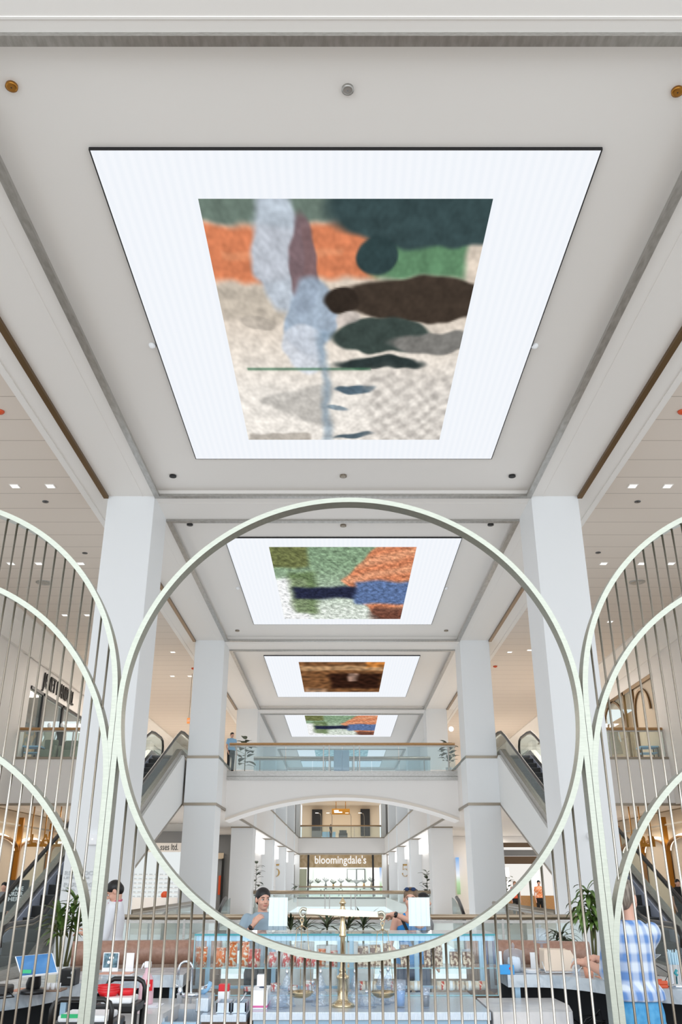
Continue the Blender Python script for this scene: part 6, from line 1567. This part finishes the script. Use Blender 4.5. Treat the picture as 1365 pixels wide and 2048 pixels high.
# distant people
def far_person(px, py, Y, z, label, top, h=1.7, rz=0.0, hair='hairb', bottom='blackc', sex='f', style='short', **k):
    q = atY(px, py, Y); return person(label, (q.x, Y, z), rz, h, sex, top=top, hair=hair, bottom=bottom, style=style, vox=0.02, detail=False, **k)[0]
far_person(9, 1770, 25.5, 0, 'dark haired person beside the black poster at the far left', 'grey')
far_person(72, 1775, 26.5, 0, 'white haired person in orange seen over the left escalator rail', 'redd', 1.62, hair='hairw')
far_person(463, 1500, 37.5, BZ, 'person in a light blue shirt and dark trousers at the left end of the bridge', 'paleblue', 1.72, rz=0.6)
far_person(662, 1660, YE+3.0, ZL1, 'person in black standing in the far upper café', 'blackc', 1.75, rz=0.9)
far_person(1030, 1770, 44.2, 0, 'brown haired customer in the lower right shop', 'redd', 1.7, hair='hairbr', style='long')
far_person(1078, 1768, 44.0, 0, 'dark haired customer in orange in the lower right shop beside the escalator', 'orange', 1.74)
far_person(1357, 1775, 31.0, 0, 'person in dark clothes standing at the far right edge', 'blackc', 1.78, sex='m')

# ================================================================ plants
def blade(mb, p, d, L, w, droop, seg=5, fold=0.25):
    """strap leaf: curved folded strip with a pointed tip"""
    p = Vector(p); d = Vector(d).normalized(); side = d.cross(Vector((0, 0, 1)))
    if side.length < 0.05: side = Vector((1, 0, 0))
    side.normalize(); vs = []; 
    for k in range(seg+1):
        u = k/seg; ww = w*math.sin(PI*min(1, 0.12+u*0.88))**0.8*0.5 if k < seg else 0.0005
        up = side.cross(d).normalized()
        vs += [p - side*ww + up*ww*fold, p, p + side*ww + up*ww*fold]
        p = p + d*(L/seg); d = (d + Vector((0, 0, -droop/seg))).normalized()
    fs = []
    for k in range(seg):
        a = 3*k; fs += [(a, a+1, a+4, a+3), (a+1, a+2, a+5, a+4)]
    mb.add(vs, fs, True)
def pot(t, r, h, m='pot', z=0.0):
    MB().lathe([(r*0.8, z), (r, z+h), (r*0.92, z+h), (r*0.9, z+h-0.03), (0.002, z+h-0.03)], (0, 0, 0), 20).build('planter', m, t)
def dracaena(label, loc, canes, nleaf, L, w, base, seed, m='leaf', droop=1.0, group=None, potr=0.16):
    t = thing('potted_plant', label, 'plant', loc, local=True, group=group); r = random.Random(seed)
    f = MB(); st = MB()
    for (x, y, h) in canes:
        st.tube([(x*0.4, y*0.4, base-0.03), (x*0.8, y*0.8, base+(h-base)*0.5), (x, y, h)], [0.014, 0.012, 0.009], 7)
        for k in range(nleaf):
            a = k*2.4+r.uniform(-.3, .3); el = r.uniform(-0.1, 1.1); zz = h - r.uniform(0, 0.28)*(h-base)
            fx = (zz-base)/(h-base)
            blade(f, (x*(0.4+0.6*fx), y*(0.4+0.6*fx), zz), (math.cos(a)*math.cos(el), math.sin(a)*math.cos(el), math.sin(el)), L*r.uniform(.7, 1.1), w, droop*r.uniform(.7, 1.3))
    f.build('foliage', m, t); st.build('stem', 'stem', t); pot(t, potr, base)
    return t
q = atY(133, 1850, 9.4)
dracaena('tall bushy green plant in a white planter on the left, before the escalator', (q.x, 9.4, 0), [(-0.10, 0, 1.45), (0.05, 0.05, 1.60), (0.13, -0.05, 1.38), (-0.02, -0.08, 1.32)], 22, 0.26, 0.045, 0.98, 3)
q = atY(1178, 1840, 9.5)
dracaena('leafy green plant with drooping leaves on the right, before the white column', (q.x, 9.5, 0), [(0.02, 0, 1.66), (-0.05, 0.05, 1.52), (0.06, 0.0, 1.42)], 30, 0.24, 0.045, 0.95, 8, droop=2.4)
q = atY(1122, 1870, 9.6)
dracaena('low dark green plant with arching leaves behind the paper bags', (q.x, 9.6, 0), [(0.0, 0, 1.22)], 30, 0.27, 0.03, 1.1, 12, 'leafd', droop=1.8, group='low arching plants', potr=0.12)
for k, (px, h_, lb) in enumerate(((582, 1.28, 'low spiky green plant behind the left menu holder'), (606, 1.24, 'low spiky plant behind the left beam end of the scale'), (655, 1.30, 'spiky green plant just left of the brass scale column'), (697, 1.26, 'low spiky plant just right of the brass scale column'), (727, 1.31, 'spiky green plant below the right scale beam'))):
    q = atY(px, 1850, 11.6)
    dracaena(lb, (q.x, 11.6+0.6*(k % 2), 0), [(0, 0, h_-0.05)], 20, 0.26, 0.035, 1.02, 20+k, 'leafd', droop=0.7, group='spiky plants behind the cases', potr=0.13)
def fiddle(label, loc, h, nleaf, seed, L=0.2, m='leafd', spread=0.18, z0=0.35, lean=0.0, group='broad leaved plants'):
    t = thing('potted_plant', label, 'plant', loc, local=True, group=group); r = random.Random(seed); f = MB(); st = MB()
    st.tube([(0, 0, z0-0.05), (lean*0.5, 0, h*0.6), (lean, 0, h)], [0.02, 0.016, 0.01], 7)
    for k in range(nleaf):
        u = 0.2+0.8*k/nleaf; zz = z0+(h-z0)*u; a = k*2.4+r.uniform(-.4, .4); el = r.uniform(-0.1, 0.7)
        d = Vector((math.cos(a)*math.cos(el), math.sin(a)*math.cos(el), math.sin(el))); p = Vector((lean*u, 0, zz)) + d*spread*r.uniform(.2, .9)
        st.tube([(lean*u, 0, zz-0.02), p], 0.006, 5); blade(f, p, d, L*r.uniform(.8, 1.2), L*0.62, 0.7, 5, 0.15)
    f.build('foliage', m, t); st.build('stem', 'stem', t); pot(t, 0.16, z0)
    return t
q = atY(462, 1530, 38.4); fiddle('broad leaved plant at the left end of the bridge', (q.x+0.45, 39.9, BZ), 1.75, 20, 4, 0.46, spread=0.26)
q = atY(899, 1530, 38.4); fiddle('broad leaved plant at the right end of the bridge', (q.x, 38.4, BZ), 1.35, 26, 6, 0.38, spread=0.22)
q = atY(511, 1770, 51.5); fiddle('dark leaved plant beside the third left column, above the far railing', (q.x, 51.8, 0), 2.6, 28, 9, 0.38, spread=0.22)
q = atY(856, 1770, 51.5); fiddle('dark leaved plant beside the third right column, above the far railing', (q.x, 51.8, 0), 2.2, 28, 11, 0.38, spread=0.22)
for k, px in enumerate((547, 571)):
    q = atY(px, 1775, 70-4*k); fiddle('small plant on the far left walkway, %s' % ['nearer one under the number', 'farther one'][k], (q.x, [66, 80][k], 0), 1.4, 14, 14+k, 0.35)
q = atY(1014, 1775, 40.0); fiddle('tall grey green plant in front of the lower right shop', (q.x, 40.0, 0), 1.9, 40, 17, 0.24, 'leafd', 0.25)
# ---------------------------------------------------------------- light
w = bpy.data.worlds.new('daylight'); SC.world = w; w.use_nodes = True
bg = w.node_tree.nodes['Background']; bg.inputs[0].default_value = (0.90, 0.95, 1.0, 1); bg.inputs[1].default_value = 1.12
def area(name, loc, rot, sx_, sy_, power, col=(1, 1, 1)):
    l = bpy.data.lights.new(name, 'AREA'); l.shape = 'RECTANGLE'; l.size = sx_; l.size_y = sy_; l.energy = power; l.color = col
    o = bpy.data.objects.new(name, l); COL.objects.link(o); o.location = loc; o.rotation_euler = rot; return o
# added cool fill lamp behind the camera, standing in for daylight
area('window_daylight', (0, -9, 6.5), (math.radians(90), 0, 0), 34, 13, 3000, (0.85, 0.93, 1.0))
# warm shop lighting, and added warm fill lamps along the aisles of both levels
for s in (-1, 1):
    for y in (40, 56, 72, 90):
        area('aisle_fill', (s*9.6, y, 10.4), (0, 0, 0), 1.5, 8, 300, (1, 0.93, 0.84))
        area('lower_aisle_fill', (s*9.8, y, 4.3), (0, 0, 0), 1.5, 8, 200, (1, 0.93, 0.84))
    area('shop_light', (s*12.3, 39, 4.2), (0, 0, 0), 1.0, 6, 60, (1, 0.86, 0.68))
area('far_shop_light', (0, 108.5, 4.2), (0, 0, 0), 8, 5, 500, (1, 0.96, 0.9))
area('far_cafe_light', (0, 108.5, 10.2), (0, 0, 0), 8, 5, 260, (1, 0.88, 0.7))

area('display_fill', (-XW-1.2, 38, ZL1+3.2), (0, 0, 0), 1.5, 5, 90, (1, 0.9, 0.75))  # fill lamps added to brighten both upper shop interiors
area('display_fill', (XW+1.2, 38, ZL1+3.2), (0, 0, 0), 1.5, 5, 70, (1, 0.88, 0.7))
